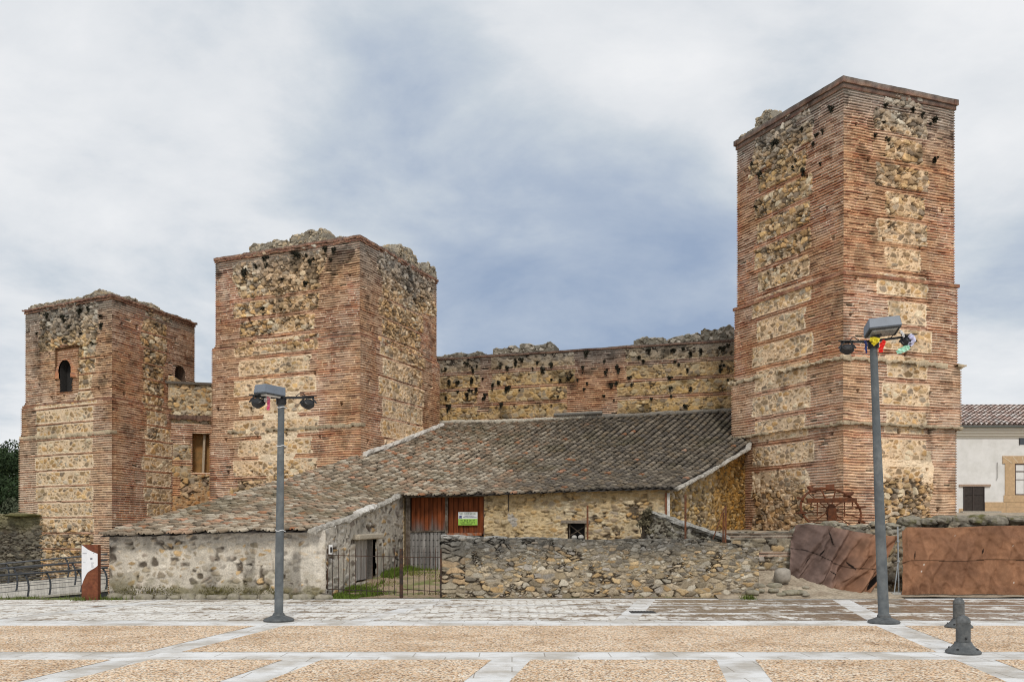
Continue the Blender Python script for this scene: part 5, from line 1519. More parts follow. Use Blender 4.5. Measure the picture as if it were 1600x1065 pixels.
for cx_, cy_, n_, sd_ in ((P(1171, 0, 23.3).x, 23.3, 160, .1), (-10.0, 23.15, 160, .2), (-10.6, 22.9, 90, .18), (-12.2, 23.3, 160, .6)):
    for _ in range(n_): gp.append((cx_ + rng.normal(0, sd_), cy_ + rng.normal(0, .08), 0.0))
grass('verge_tufts', gp, .10, 6, 'small green weed tufts at the edge of the paving', leaf_mat('weed_green', (.12, .155, .03)))

# dark tufts rooted in the masonry joints
M_TUFT = leaf_mat('dark_tuft_leaves', (.045, .043, .030))
def tuft_proto(loc, label, group):
    r = random.Random(5)
    o = leaf_cloud('wall_tuft', [(loc[0] + r.uniform(-.07, .07), loc[1] + r.uniform(-.05, .02), loc[2] + r.uniform(-.07, .07), .08) for _ in range(4)], 90, .05, 8, M_TUFT, None, loc=loc)
    return tag(o, label, 'plant', group)
def tufts(A, B, n, vfn, seed, label, group, d=.05):
    A = np.array(A); B = np.array(B); L = np.hypot(*(B - A)); t = (B - A) / L; nn = np.array((t[1], -t[0]))
    r = random.Random(seed); first = None
    for k in range(n):
        u, v, s = vfn(r, L)
        q = A + t * u + nn * d
        if first is None: first = tuft_proto((q[0], q[1], v), label, group); first.scale = (s, s, s)
        else:
            c = first.copy(); COL.objects.link(c); c.location = (q[0], q[1], v); c.scale = (s * r.uniform(.6, 1.3), s, s * r.uniform(.6, 1.5)); c.rotation_euler = (0, 0, r.uniform(0, 6))
def vc(r, L):
    u = r.uniform(.6, L - .8); v = zC - .25 - abs(r.gauss(0, 1.15))
    return u, max(v, 7.0), r.uniform(.35, 1.0)
tufts(cL, cR, 100, vc, 71, 'dark tuft growing in the joints of the long rubble castle wall', 'tufts on the long castle wall')
def vr(r, L):
    return r.uniform(.8, L - .4), zR - .6 - abs(r.gauss(0, .9)), r.uniform(.45, 1.2)
tufts(rL, rC, 15, vr, 72, 'dark tuft high on the left face of the tallest tower', 'tufts on the tallest tower left face', .03)
tufts(rC, rR, 9, vr, 73, 'dark tuft high on the right face of the tallest tower', 'tufts on the tallest tower right face', .03)
def vm(r, L):
    return r.uniform(.8, L - .5), zM - .3 - abs(r.gauss(0, 1.0)), r.uniform(.45, 1.25)
tufts(mL, mC, 17, vm, 74, 'dark tuft high on the left face of the middle tower', 'tufts on the middle tower', .03)
def vl(r, L):
    return r.uniform(.5, L - .5), zL - .4 - abs(r.gauss(0, .8)), r.uniform(.5, 1.1)
tufts(lL, lC, 14, vl, 75, 'small dark tuft on the upper front of the leftmost tower', 'tufts on the leftmost tower', .03)
# shrub on the ramp
q = P(1006, 806, 25.5)
rr = random.Random(3)
SH = thing('dry_shrub', (q.x, q.y, q.z - .5), 'dark dry shrub at the upper end of the sloping coped wall', 'shrub')
m = MB()
for k in range(9): m.tube([(q.x + rr.uniform(-.1, .1), q.y, q.z - .6), (q.x + rr.uniform(-.3, .3), q.y - .1, q.z + rr.uniform(-.1, .3))], [.012, .005], 5)
m.build('stems', M_BARK, SH)
leaf_cloud('foliage', [(q.x + rr.uniform(-.16, .16), q.y - .1 + rr.uniform(-.15, .1), q.z + rr.uniform(-.5, .16), .12) for _ in range(12)], 420, .05, 12, leaf_mat('shrub_leaves', (.17, .145, .09)), SH)
# ------------------------------------------------------------------ street furniture and the rest
M_POLE = mat_plain('grey_painted_steel', (.105, .12, .13), rough=.55, spec=.4, var=.22, nscale=9, c2=(.16, .175, .18), c2scale=3)
M_HEAD = mat_plain('slate_lamp_housing', (.16, .19, .235), rough=.45, spec=.45, var=.12, nscale=5)
M_HEADL = mat_plain('lamp_housing_underside', (.05, .055, .06), rough=.5, var=.1)
M_LENS = mat_plain('frosted_lamp_glass', (.62, .62, .60), rough=.25, spec=.5, var=.12, nscale=12)
M_LENSD = mat_plain('dusty_lamp_glass', (.30, .31, .30), rough=.2, spec=.5, var=.35, nscale=10)
M_BLK = mat_plain('black_metal', (.018, .018, .02), rough=.45, spec=.4, var=.2)
M_IRON = mat_plain('cast_iron_grey', (.075, .082, .085), rough=.5, spec=.45, var=.3, nscale=22, c2=(.12, .125, .125), c2scale=5)
M_TIE = mat_plain('white_cable_tie', (.72, .74, .75), rough=.5, var=.05)

def lamp(px, by, tpx, ty, r0, r1, label, head, ties, lens):
    Yb = F * EYE / (by - YH)
    b = P(px, by, Yb); top = P(tpx, ty, Yb)
    t_ = thing('street_lamp', (b.x, b.y, 0), label, 'street lamp', 'street lamps on the plaza')
    m = MB(); m.tube([(b.x, b.y, .08), b.lerp(top, .25), b.lerp(top, .5), b.lerp(top, .75), top], [r0, r0 * .97, (r0 + r1) / 2, r1 * 1.02, r1], 18); m.build('pole', M_POLE, t_, smooth=True)
    m = MB(); m.lathe([(.28, .004), (.29, .03), (.27, .055), (.19, .085), (.12, .115), (r0 + .02, .15), (r0, .17)], (b.x, b.y, 0), 26); m.build('base', M_IRON, t_, smooth=True)
    for z in ties:
        q = b.lerp(top, (z - b.z) / (top.z - b.z)); rr = r1 + .012
        m = MB(); m.tube([q + Vector((math.cos(a * math.pi / 6) * rr, math.sin(a * math.pi / 6) * rr, .012 * math.sin(a * 1.3))) for a in range(13)], .009, 5); m.tube([q + Vector((rr, -.02, 0)), q + Vector((rr + .05, -.05, -.02))], .006, 5); m.build('cable_tie', M_TIE, t_)
    hc = top + Vector(head['off']); R = Matrix.Rotation(head['yaw'], 3, 'Z') @ Matrix.Rotation(head['tilt'], 3, 'X') @ Matrix.Rotation(head.get('roll', 0), 3, 'Y')
    w, d, h = head['size']
    def L(x, y, z): return hc + R @ Vector((x, y, z))
    m = MB()
    tw, td = w * .47, d * .47
    m.hexa([L(-w / 2, -d / 2, -h / 2), L(w / 2, -d / 2, -h / 2), L(w / 2, d / 2, -h / 2), L(-w / 2, d / 2, -h / 2)], [L(-tw, -td, h / 2), L(tw, -td, h / 2), L(tw, td, h / 2), L(-tw, td, h / 2)])
    m.build('lamp_housing', M_HEAD, t_, bevel=.012)
    m = MB(); q = .012
    m.hexa([L(-w / 2 + q, -d / 2 + q, -h / 2 - .02), L(w / 2 - q, -d / 2 + q, -h / 2 - .02), L(w / 2 - q, d / 2 - q, -h / 2 - .02), L(-w / 2 + q, d / 2 - q, -h / 2 - .02)],
           [L(-w / 2 + q, -d / 2 + q, -h / 2 - .001), L(w / 2 - q, -d / 2 + q, -h / 2 - .001), L(w / 2 - q, d / 2 - q, -h / 2 - .001), L(-w / 2 + q, d / 2 - q, -h / 2 - .001)])
    m.build('lamp_gasket', M_HEADL, t_)
    m = MB(); a, c = w * .40, d * .36
    m.hexa([L(-a * .9, -c * .9, -h / 2 - .05), L(a * .9, -c * .9, -h / 2 - .05), L(a * .9, c * .9, -h / 2 - .05), L(-a * .9, c * .9, -h / 2 - .05)], [L(-a, -c, -h / 2 - .021), L(a, -c, -h / 2 - .021), L(a, c, -h / 2 - .021), L(-a, c, -h / 2 - .021)])
    m.build('lamp_glass', lens, t_, bevel=.01)
    m = MB(); m.lathe([(r1 + .03, -.12), (r1 + .035, -.02), (r1 + .02, .03)], top, 16); m.bar(top, hc - R @ Vector((0, 0, h * .4)), .09, .07); m.build('bracket', M_BLK, t_)
    # cross arm and two round floodlights
    e0, e1 = top + Vector(head['arm'][0]), top + Vector(head['arm'][1])
    m = MB(); m.bar(e0, top + Vector((-.05, -.06, 0)), .045, .04); m.bar(top + Vector((-.06, -.06, 0)), e1, .045, .04); m.build('cross_arm', M_BLK, t_)
    for i, (e, sgn) in enumerate(((e0, -1), (e1, 1))):
        fl_ = bpy.data.objects.new('floodlight', None); COL.objects.link(fl_); fl_.parent = t_
        c = e + Vector((-sgn * .10, -.05, -.12)); fl_.location = c - wloc(t_)
        Rf = Matrix.Rotation(sgn * .35 + .2, 3, 'Z') @ Matrix.Rotation(math.radians(62), 3, 'X')
        m = MB(); m.lathe([(.03, .085), (.065, .08), (.068, .07), (.09, .06), (.094, .05), (.106, .02), (.108, -.02), (.118, -.03), (.118, -.06), (.10, -.065)], c, 20, Matrix.Diagonal((1.12, 1, .78)) @ Rf); m.build('lamp_body', M_BLK, fl_, smooth=True)
        m = MB(); m.lathe([(.096, -.066), (.08, -.072), (.02, -.075)], c, 18, Rf); m.build('lamp_glass', mat_plain('dark_floodlight_glass', (.05, .055, .06), rough=.12, spec=.6, bstr=0), fl_, smooth=True)
        m = MB(); m.bar(e + Vector((-sgn * .10 - .05, -.05, .01)), c + Vector((-.16, 0, 0)), .02, .03); m.bar(e + Vector((-sgn * .10 + .05, -.05, .01)), c + Vector((.16, 0, 0)), .02, .03); m.bar(e + Vector((-sgn * .22, -.05, .015)), e + Vector((sgn * .06, -.05, .02)), .05, .015); m.build('lamp_yoke', M_BLK, fl_)
        m = MB(); m.tube(bez(c + Vector((-sgn * .05, .08, .08)), c + Vector((-sgn * .1, .1, .22)), e.lerp(top, .35) + Vector((0, 0, .16)), e.lerp(top, .6), 10), .008, 5); m.build('lamp_cable', M_BLK, fl_)
    return t_, top
l1, top1 = lamp(435.5, 970, 439.5, 622, .083, .062, 'shorter grey street lamp on the left, in front of the barn roof',
     dict(off=(-.20, -.06, .14), yaw=math.radians(-50), tilt=math.radians(-5), roll=math.radians(4), size=(.48, .44, .16), arm=((-.52, -.05, .03), (.60, .10, .03))), (4.05, 3.32, 1.72), M_LENS)
l2, top2 = lamp(1381, 973, 1364.5, 534, .098, .068, 'taller grey street lamp on the right, leaning slightly in front of the tallest tower',
     dict(off=(.13, -.08, .27), yaw=math.radians(-8), tilt=math.radians(-11), roll=math.radians(-5), size=(.58, .46, .19), arm=((-.62, -.05, -.02), (.70, -.05, .10))), (), M_LENSD)

# ribbons and cloth scraps left on the lamps
def ribbon(name, pts, w, c, label, cat='ribbon', rough=.7):
    pts = [Vector(p) for p in pts]
    P3 = []
    for a, b in zip(pts[:-1], pts[1:]):
        for i in range(5): P3.append(a.lerp(b, i / 5))
    P3.append(pts[-1])
    rr = random.Random(hash(label) % 1000 if False else len(label)); v = []; f = []
    for i, p in enumerate(P3):
        ww = w * (.5 + .5 * math.sin(math.pi * (.15 + .75 * i / len(P3)))) * rr.uniform(.8, 1.15)
        d = (P3[min(i + 1, len(P3) - 1)] - P3[max(i - 1, 0)]).normalized()
        s = d.cross(Vector((0, 1, 0)))
        s = s.normalized() if s.length > .05 else Vector((1, 0, 0))
        dy = .03 * math.sin(i * 1.9)
        v += [p - s * ww / 2 + Vector((0, dy, 0)), p + Vector((0, -dy - .01, 0)), p + s * ww / 2 + Vector((0, dy * .5, 0))]
    for i in range(len(P3) - 1): f += [(3 * i, 3 * i + 1, 3 * i + 4, 3 * i + 3), (3 * i + 1, 3 * i + 2, 3 * i + 5, 3 * i + 4)]
    o = mesh_np(name, v, f, mat_plain(name + '_cloth_' + str(len(label)), c, rough=rough, var=.15, nscale=20, bstr=.1), None, loc=P3[0])
    return tag(o, label, cat)
T1, T2 = top1, top2
ribbon('ribbon', [T1 + Vector((-.22, -.12, .02)), T1 + Vector((-.20, -.14, -.08)), T1 + Vector((-.215, -.13, -.24))], .06, (.80, .18, .32), 'pink ribbon hanging below the head of the left street lamp')
ribbon('ribbon', [T1 + Vector((-.17, -.12, .02)), T1 + Vector((-.26, -.14, -.04)), T1 + Vector((-.27, -.13, -.09))], .06, (.78, .76, .74), 'white ribbon scrap beside the pink ribbon on the left street lamp')
ribbon('pennant', [T2 + Vector((-.12, -.14, .02)), T2 + Vector((.02, -.15, .01)), T2 + Vector((-.07, -.14, -.08))], .10, (.80, .68, .05), 'yellow pennant tied round the top of the right lamp pole', 'pennant')
ribbon('ribbon', [T2 + Vector((.16, -.13, .0)), T2 + Vector((.10, -.14, -.10)), T2 + Vector((.08, -.13, -.22))], .09, (.85, .05, .04), 'bright red ribbon hanging right of the taller lamp pole')
ribbon('ribbon', [T2 + Vector((-.20, -.12, .0)), T2 + Vector((-.19, -.14, -.06)), T2 + Vector((-.18, -.13, -.24))], .045, (.05, .07, .22), 'dark blue ribbon hanging left of the taller lamp pole')
ribbon('ribbon', [T2 + Vector((.60, -.17, .10)), T2 + Vector((.66, -.19, .02)), T2 + Vector((.60, -.18, -.10))], .11, (.62, .62, .80), 'pale lilac ribbon on the right floodlight of the taller lamp')
ribbon('ribbon', [T2 + Vector((.60, -.17, -.12)), T2 + Vector((.50, -.18, -.17)), T2 + Vector((.36, -.17, -.23))], .10, (.50, .82, .66), 'mint green ribbon dangling under the right floodlight')
ribbon('ribbon', [T2 + Vector((.42, -.17, .18)), T2 + Vector((.47, -.18, .12)), T2 + Vector((.50, -.17, .05))], .05, (.80, .80, .80), 'white ribbon scrap behind the head of the taller lamp')

# bollards
def bollard(px, by, label):
    Yb = F * EYE / (by - YH); x = (px - 800) / F * Yb
    t_ = thing('bollard', (x, Yb, 0), label, 'bollard', 'bollards at the edge of the lane')
    m = MB(); m.lathe([(.096, .12), (.096, .40)], (x, Yb, 0), 24); m.lathe([(.092, .40), (.090, .415), (.096, .43)], (x, Yb, 0), 24); m.build('post', M_IRON, t_, smooth=True)
    m = MB(); m.lathe([(.097, .43)] + [(.097 * math.cos(a), .43 + .105 * math.sin(a)) for a in [k * math.pi / 18 for k in range(1, 9)]] + [(-0.0 + .008, .536)], (x, Yb, 0), 24); m.build('cap', M_IRON, t_, smooth=True)
    m = MB(); m.lathe([(.23, .004), (.235, .025), (.22, .045), (.165, .085), (.125, .125), (.112, .16)], (x, Yb, 0), 28); m.build('foot', M_IRON, t_, smooth=True)
    for a in range(4):
        th = a * math.pi / 2 + .75
        m = MB(); m.lathe([(.018, .0), (.018, .014), (.008, .02)], (x + .19 * math.cos(th), Yb + .19 * math.sin(th), .062), 8); m.build('bolt', M_BLK, t_)
    m = MB(); m.lathe([(.015, 0), (.015, .012), (.005, .016)], (x - .01, Yb - .10, .22), 10, Matrix.Rotation(math.radians(90), 3, 'X')); m.build('rivet', M_BLK, t_)
    return t_
bollard(1505, 1020, 'nearer dark iron bollard with flared foot, on the granite strip at lower right')
bollard(1498, 980, 'farther dark iron bollard, half hidden behind the nearer bollard')

# iron gate -----------------------------------------------------------
GA, GM, GB = P(511, 0, 23.62), P(625.5, 0, 23.66), P(689, 0, 23.72)
M_GATE = mat_plain('rusty_black_iron', (.035, .025, .02), rough=.7, var=.5, nscale=20, c2=(.09, .04, .02), c2scale=4)
GT = thing('iron_gate', (GM.x, GM.y, 0), 'thin black iron bar gate between barn corner and low wall', 'gate')
def leaf(a, b, n, s):
    lf = bpy.data.objects.new('gate_leaf', None); COL.objects.link(lf); lf.parent = GT; lf.location = Vector((a.x, a.y, 0)) - wloc(GT)
    m = MB()
    za, zb_ = (1.10, 1.06) if s == 0 else (1.05, 1.05)
    m.bar((a.x, a.y, za), (b.x, b.y, zb_), .03, .02); m.build('gate_rail', M_GATE, lf)
    m = MB(); m.bar((a.x, a.y, .24), (b.x, b.y, .16), .03, .02); m.build('gate_rail', M_GATE, lf)
    m = MB()
    for q in (a, b): m.tube([(q.x, q.y, .02), (q.x, q.y, 1.27)], .022, 8)
    m.build('gate_stile', M_GATE, lf)
    for k in range(1, n):
        q = a.lerp(b, k / n); r_ = random.Random(k + s * 50)
        m = MB(); m.tube([(q.x + r_.uniform(-.008, .008), q.y - .012, .08), (q.x + r_.uniform(-.012, .012), q.y - .012, 1.20 + r_.uniform(-.03, .05)), (q.x, q.y - .012, 1.30 + r_.uniform(-.04, .04))], [.0095, .0095, .002], 6); m.build('gate_bar', M_GATE, lf)
leaf(GA, GM, 13, 0); leaf(GM + Vector((.05, 0, 0)), GB, 7, 1)
m = MB(); m.tube([(GM.x + .02, GM.y, 0), (GM.x + .02, GM.y, 1.26)], .034, 8); m.build('centre_post', M_GATE, GT)

# rusty posts behind the low wall
M_RUST = mat_plain('rusty_iron', (.17, .065, .03), rough=.85, var=.5, nscale=16, c2=(.09, .045, .03), c2scale=5)
def post(px, y0, y1, Y_, label, dpx=0, w=.05):
    a, b = P(px, y1, Y_), P(px + dpx, y0, Y_)
    m = MB(); a2 = Vector((a.x, a.y, .05)) if abs(dpx) < 2 else a
    m.bar(a2, b, w, w * .5); m.bar(a2 + Vector((0, .012, 0)), b + Vector((0, .012, 0)), w * .35, w * .8)
    o = m.build('rusty_post', M_RUST, loc=a2); tag(o, label, 'post', 'rusty posts behind the low wall')
post(918, 789, 845, 24.9, 'upright rusty post beside the small barn window')
post(1071, 772, 828, 24.9, 'upright rusty post before the gable wall, above the sloping coping')
post(1133, 790, 850, 24.9, 'upright rusty post at the lower end of the sloping coping', .8)
post(1129, 800, 850, 24.95, 'shorter rusty post touching the upright one at the coping foot', 1.2, .035)
post(1114, 793, 842, 24.9, 'slanting rusty brace leaning up towards the post at the coping foot', 18, .035)

# sale sign on the barn door -------------------------------------------
s0, Ys = hit(714.5, F0, G0); s1, _ = hit(744.5, F0, G0); sz0, sz1 = zat(820, Ys), zat(799.5, Ys)
SG = thing('sale_sign', fw((s0 + s1) / 2, sz0, -.08), 'white and green for sale sign fixed to the reddish barn door', 'sign')
M_SW = mat_plain('sign_white', (.78, .80, .80), rough=.4, var=.04, bstr=0); M_SGN = mat_plain('sign_green', (.36, .62, .10), rough=.4, var=.06, bstr=0); M_SK = mat_plain('sign_black', (.02, .03, .02), rough=.5, bstr=0); M_SGY = mat_plain('sign_grey', (.24, .30, .22), rough=.5, bstr=0); M_SBL = mat_plain('sign_navy', (.08, .09, .22), rough=.5, bstr=0)
SO = -.085
def sg(fx, fz, o=0.0): return fw(s0 + (s1 - s0) * fx, sz0 + (sz1 - sz0) * fz, SO + o)
def quad(m, x0, z0, x1, z1, o): m.add([sg(x0, z0, o), sg(x1, z0, o), sg(x1, z1, o), sg(x0, z1, o)], [(0, 1, 2, 3)])
m = MB(); m.hexa([sg(0, 0), sg(1, 0), sg(1, 0, -.012), sg(0, 0, -.012)], [sg(0, 1), sg(1, 1), sg(1, 1, -.012), sg(0, 1, -.012)]); m.build('sign_board', M_SW, SG)
m = MB(); quad(m, .0, 0, 1, .48, .003); m.build('green_panel', M_SGN, SG)
m = MB(); quad(m, .03, .55, .06, .72, .003); quad(m, .03, .53, .20, .57, .004); quad(m, .17, .53, .20, .74, .0035); quad(m, .07, .58, .16, .73, .003); m.build('picture', M_SBL, SG)
def text(body, x0, x1, zc, hgt, mat, name='lettering', fnpos=None, parent=SG, rotz=None):
    cu = bpy.data.curves.new(name, 'FONT'); cu.body = body; cu.align_x = 'LEFT'; cu.size = 1; cu.resolution_u = 3
    tmp = bpy.data.objects.new('tmp', cu); COL.objects.link(tmp)
    bpy.context.view_layer.update()
    dg = bpy.context.evaluated_depsgraph_get(); me = bpy.data.meshes.new_from_object(tmp.evaluated_get(dg))
    v = np.array([q.co for q in me.vertices]); fs = [list(p.vertices) for p in me.polygons]
    bpy.data.objects.remove(tmp); bpy.data.curves.remove(cu)
    lo, hi = v.min(0), v.max(0)
    nx = (v[:, 0] - lo[0]) / (hi[0] - lo[0]); ny = (v[:, 1] - lo[1]) / (hi[1] - lo[1]) - .5
    pts = [fnpos(x0 + (x1 - x0) * a, zc + hgt * b) for a, b in zip(nx, ny)]
    return mesh_np(name, pts, fs, mat, parent)
fp = lambda a, b: sg(a, b, .0065)
text('SE VENDE', .06, .92, .87, .14, M_SGY, fnpos=fp)
rs = random.Random(5)
for (xa, xb, zc_) in ((.34, .82, .71), (.26, .95, .60)):
    m = MB(); x = xa
    while x < xb:
        w_ = rs.uniform(.015, .04); quad(m, x, zc_ - rs.uniform(.015, .03), x + w_, zc_ + rs.uniform(.015, .03), .0065); x += w_ + rs.uniform(.006, .016)
    m.build('small_print', M_SBL, SG)
text('91 868 00 47', .12, .88, .36, .13, M_SK, fnpos=fp)
text('618 193 674', .12, .86, .20, .13, M_SK, fnpos=fp)
m = MB(); quad(m, .15, .07, .72, .09, .0065); m.build('underline', M_SK, SG)

# information totem -----------------------------------------------------
TO = thing('information_totem', P(140, 937, 23.0) * 1.0, 'rust brown information totem with white curved panel, by the footbridge', 'information sign')
M_COR = mat_plain('corten_steel', (.16, .05, .025), rough=.8, var=.35, nscale=14, c2=(.25, .09, .04), c2scale=3)
M_TW = mat_plain('totem_white_panel', (.82, .82, .84), rough=.4, var=.03, bstr=0)
TX, TY_ = P(140, 0, 23.0).x, 23.0
def tq(px, py, o=0.0):
    """point on the folded front of the totem; fold runs at px 140.5"""
    k = (px - 127.5) / 26.0
    y = 23.0 - (.10 * (k / .48) if k < .48 else .10 * (1 - (k - .48) / .52))
    q = P(px, py, 23.0); return Vector((q.x, y - o, q.z))
m = MB()
fold = 140.0
b_ = [tq(127.5, 937), tq(fold, 937), tq(153, 937), Vector((tq(153, 937).x, 23.16, 0)), Vector((tq(127.5, 937).x, 23.16, 0))]
zt0 = zat(850.5, 23.0)
t__ = [Vector((q.x, q.y, zt0)) for q in b_]
m.add([Vector((q.x, q.y, -.02)) for q in b_] + t__, [(4, 3, 2, 1, 0), (5, 6, 7, 8, 9)] + [(i, (i + 1) % 5, 5 + (i + 1) % 5, 5 + i) for i in range(5)])
m.build('steel_body', M_COR, TO)
topc = lambda px: 851 + 13.5 * (lambda k: (3 * k * k - 2 * k ** 3) * .35 + .65 * k)((px - 127.8) / 25.0)
botc = lambda px: np.interp(px, [127.8, 131, 134, 137.5, 142, 147, 150.5, 152.8], [914, 907, 901.5, 896, 891.5, 888, 885.5, 883])
xs_ = np.r_[np.linspace(127.8, fold, 9), np.linspace(fold, 152.8, 9)[1:]]
m = MB(); v = []; f = []
for x in xs_: v += [tq(x, topc(x), .006), tq(x, float(botc(x)), .006)]
for i in range(len(xs_) - 1): f.append((2 * i + 1, 2 * i + 3, 2 * i + 2, 2 * i))
m.add(v, f); m.build('white_panel', M_TW, TO)
m = MB()
def tl(x0, x1, y0, y1): m.add([tq(x0, y1, .009), tq(x1, y1, .009), tq(x1, y0, .009), tq(x0, y0, .009)], [(0, 1, 2, 3)])
r = random.Random(2)
for k in range(9): tl(129.6 + k * .95, 129.6 + k * .95 + .62, 863.0, 864.6)
for k in range(5): tl(131 + k, 131.6 + k, 877.6, 878.2)
for j in range(7):
    tl(144.6, 144.6 + r.uniform(2.2, 3.4), 878 + j * 1.2, 878.45 + j * 1.2)
m.build('panel_text', mat_plain('panel_grey_print', (.42, .42, .45), rough=.5, bstr=0), TO)
m = MB(); tl(143.4, 146.2, 870.8, 873.6); tl(146.8, 148.6, 863.5, 864.2); m.build('panel_picture', mat_plain('panel_dark_print', (.22, .22, .25), rough=.5, bstr=0), TO)

# footbridge --------------------------------------------------------------
FB = thing('footbridge', (-15.5, 30.5, -.5), 'grey plank footbridge with curved black railings, left of the barn', 'footbridge')
nL, nR, fR_, fL_ = P(-60, 941, 27.0), P(168, 920, 30.0), P(168, 895, 34.5), P(-60, 918, 32.5)
M_PLK = mat_vc('grey_bridge_planks', nscale=18)
def bridge_pt(s, t): return (nL.lerp(nR, s)).lerp(fL_.lerp(fR_, s), t)
pl = 46; m = MB(); cs = []
r = random.Random(6)
for k in range(pl):
    s0_, s1_ = k / pl + .0004, (k + 1) / pl - .0004
    q = [bridge_pt(s0_, -.02), bridge_pt(s1_, -.02), bridge_pt(s1_, 1.02), bridge_pt(s0_, 1.02)]
    dz = Vector((0, 0, r.uniform(-.006, .006)))
    m.hexa([p + dz * .3 - Vector((0, 0, .06)) for p in q], [p + dz * .3 for p in q]); c = np.array((.50, .47, .41)) * r.uniform(.88, 1.08); cs += [c] * 8
mesh_np('deck', m.v, m.f, M_PLK, FB, np.array(cs))
M_RAILB = mat_plain('dark_grey_railing_paint', (.055, .06, .07), rough=.45, spec=.45, var=.2)
m = MB()
for t in (.0, .5, 1.0): m.bar(bridge_pt(0, t) - Vector((0, 0, .17)), bridge_pt(1, t) - Vector((0, 0, .17)), .12, .2)
m.build('deck_beams', M_RAILB, FB)
for t, sgn, hgt, lab in ((.0, -1, .70, 'near'), (.42, 1, .76, 'mid'), (1.0, 1, .72, 'far')):
    rl = bpy.data.objects.new('railing', None); COL.objects.link(rl); rl.parent = FB; rl.location = bridge_pt(.5, t) - wloc(FB)
    m = MB(); m.tube([bridge_pt(s, t) + Vector((0, 0, hgt)) for s in np.linspace(0, 1, 8)], .030, 8); m.build('handrail', M_RAILB, rl)
    for j in range(3):
        m = MB(); m.tube([bridge_pt(s, t) + Vector((0, 0, hgt * (.28 + .2 * j))) for s in (0, 1)], .009, 5); m.build('wire', M_RAILB, rl)
    for s in ((.12, .42, .57, .795, .98) if t == 0 else ((.35, .755) if t < .9 else (.30, .71))):
        p = bridge_pt(s, t); v = []
        m = MB(); cur = bez(p + Vector((-.09, 0, hgt)), p + Vector((.06, 0, hgt * .8)), p + Vector((.12, 0, hgt * .4)), p + Vector((0, 0, -.10)), 8)
        for a, b in zip(cur[:-1], cur[1:]): m.bar(a, b + (b - a) * .1, .055, .022, up=(0, 1, 0))
        m.build('railing_post', M_RAILB, rl)

# brown netting -------------------------------------------------------------
M_NET = mat_vc('brown_shade_netting', rough=.85, spec=.12, nscale=55, lo=.8, hi=1.2, bstr=.35)
def curve(pts, s):
    p = np.array(pts, float); d = np.r_[0, np.cumsum(np.hypot(*(np.diff(p[:, :2], axis=0)).T))]; d /= d[-1]
    return np.stack([np.interp(s, d, p[:, k]) for k in range(p.shape[1])], -1)
def netting(name, top, bot, nu, nv, fold, colfn, slits, label, seed):
    s = np.linspace(0, 1, nu); t = np.linspace(0, 1, nv)
    a = curve(top, s); b = curve(bot, s)
    S, T = np.meshgrid(s, t)
    px = b[None, :, 0] * (1 - T) + a[None, :, 0] * T; py = b[None, :, 1] * (1 - T) + a[None, :, 1] * T; Yd = b[None, :, 2] * (1 - T) + a[None, :, 2] * T
    d, sh = fold(S, T)
    Yd = Yd - d
    X = (px - 800) / F * (Yd + d); Z = EYE + (YH - py) / F * (Yd + d)
    c = colfn(S, T)
    k = np.ones((nv - 1, nu - 1), bool)
    Sc = .5 * (S[1:, 1:] + S[:-1, :-1]); Tc = .5 * (T[1:, 1:] + T[:-1, :-1])
    for (s0_, t0_, s1_, t1_, w) in slits:
        l2 = (s1_ - s0_) ** 2 + (t1_ - t0_) ** 2
        q = np.clip(((Sc - s0_) * (s1_ - s0_) + (Tc - t0_) * (t1_ - t0_)) / l2, 0, 1)
        dist = np.hypot(Sc - s0_ - q * (s1_ - s0_), (Tc - t0_ - q * (t1_ - t0_)) * .7)
        c[:-1, :-1][dist < w * .8 * np.sin(np.pi * (.08 + .84 * q))] = (.012, .009, .008)  # slits are not cut: near-black paint stands for the dark behind them
    c0 = P(float(px.mean()), 0, float(Yd.mean()))
    o = mesh_np(name, np.stack([X, Yd, Z], -1).reshape(-1, 3), grid_faces(nu, nv)[k.ravel()], M_NET, None, c.reshape(-1, 3), smooth=True, loc=(c0.x, c0.y, 0))
    return tag(o, label, 'netting', 'brown netting along the terrace wall')
def creases(S, T, asp, n, seed, amp, w, lean):
    rr = random.Random(seed); d = np.zeros_like(S)
    for k in range(n):
        s0 = rr.uniform(-.1, 1.1); s1 = s0 + rr.gauss(0, lean) / asp
        t0, t1 = sorted((rr.uniform(-.3, .7), rr.uniform(.4, 1.3))); ww = w * rr.uniform(.35, 1.3)
        tt = np.clip((T - t0) / (t1 - t0 + .01), 0, 1)
        sc = s0 + (s1 - s0) * T + .02 * np.sin(T * 5 + k) / asp
        d += amp * rr.uniform(-.7, 1) * np.exp(-((S - sc) * asp / ww) ** 2) * np.sin(tt * math.pi) ** .7
    return d
def fold1(S, T):
    d = .16 * np.sin(S * 15 + 2.5 * T + 2 * fbm(S * 3, T * 2, 4, 3)) * (.35 + .65 * (1 - T)) + .34 * (fbm(S * 4.5 + T, T * 2.5, 6, 4) - .5) + .09 * np.abs(np.sin(S * 23 - T * 7 + 4 * fbm(S * 2, T * 2, 9, 2)))
    d = d + .05 * (fbm(S * 16, T * 9, 12, 4) - .5) * 2
    rg = 1 - np.abs(2 * fbm(S * 7 - T * 2.2, T * 1.3 + S * 2, 31, 3) - 1)
    d = d * .7 + .04 * sst(.72, 1, rg) + creases(S, T, 1.3, 22, 3, .11, .09, .35) + .05 * (1 - np.abs(2 * fbm(S * 5 + T * 5, T * 2, 33, 3) - 1))
    d = d + .085 * np.sin(6.283 * (S * 5.5 - T * .9 + 1.6 * fbm(S * 2.5, T * 1.2, 51, 3))) * (1.1 - .5 * T)
    d = d + .30 * sst(.0, .12, S) - .3
    return d, 0
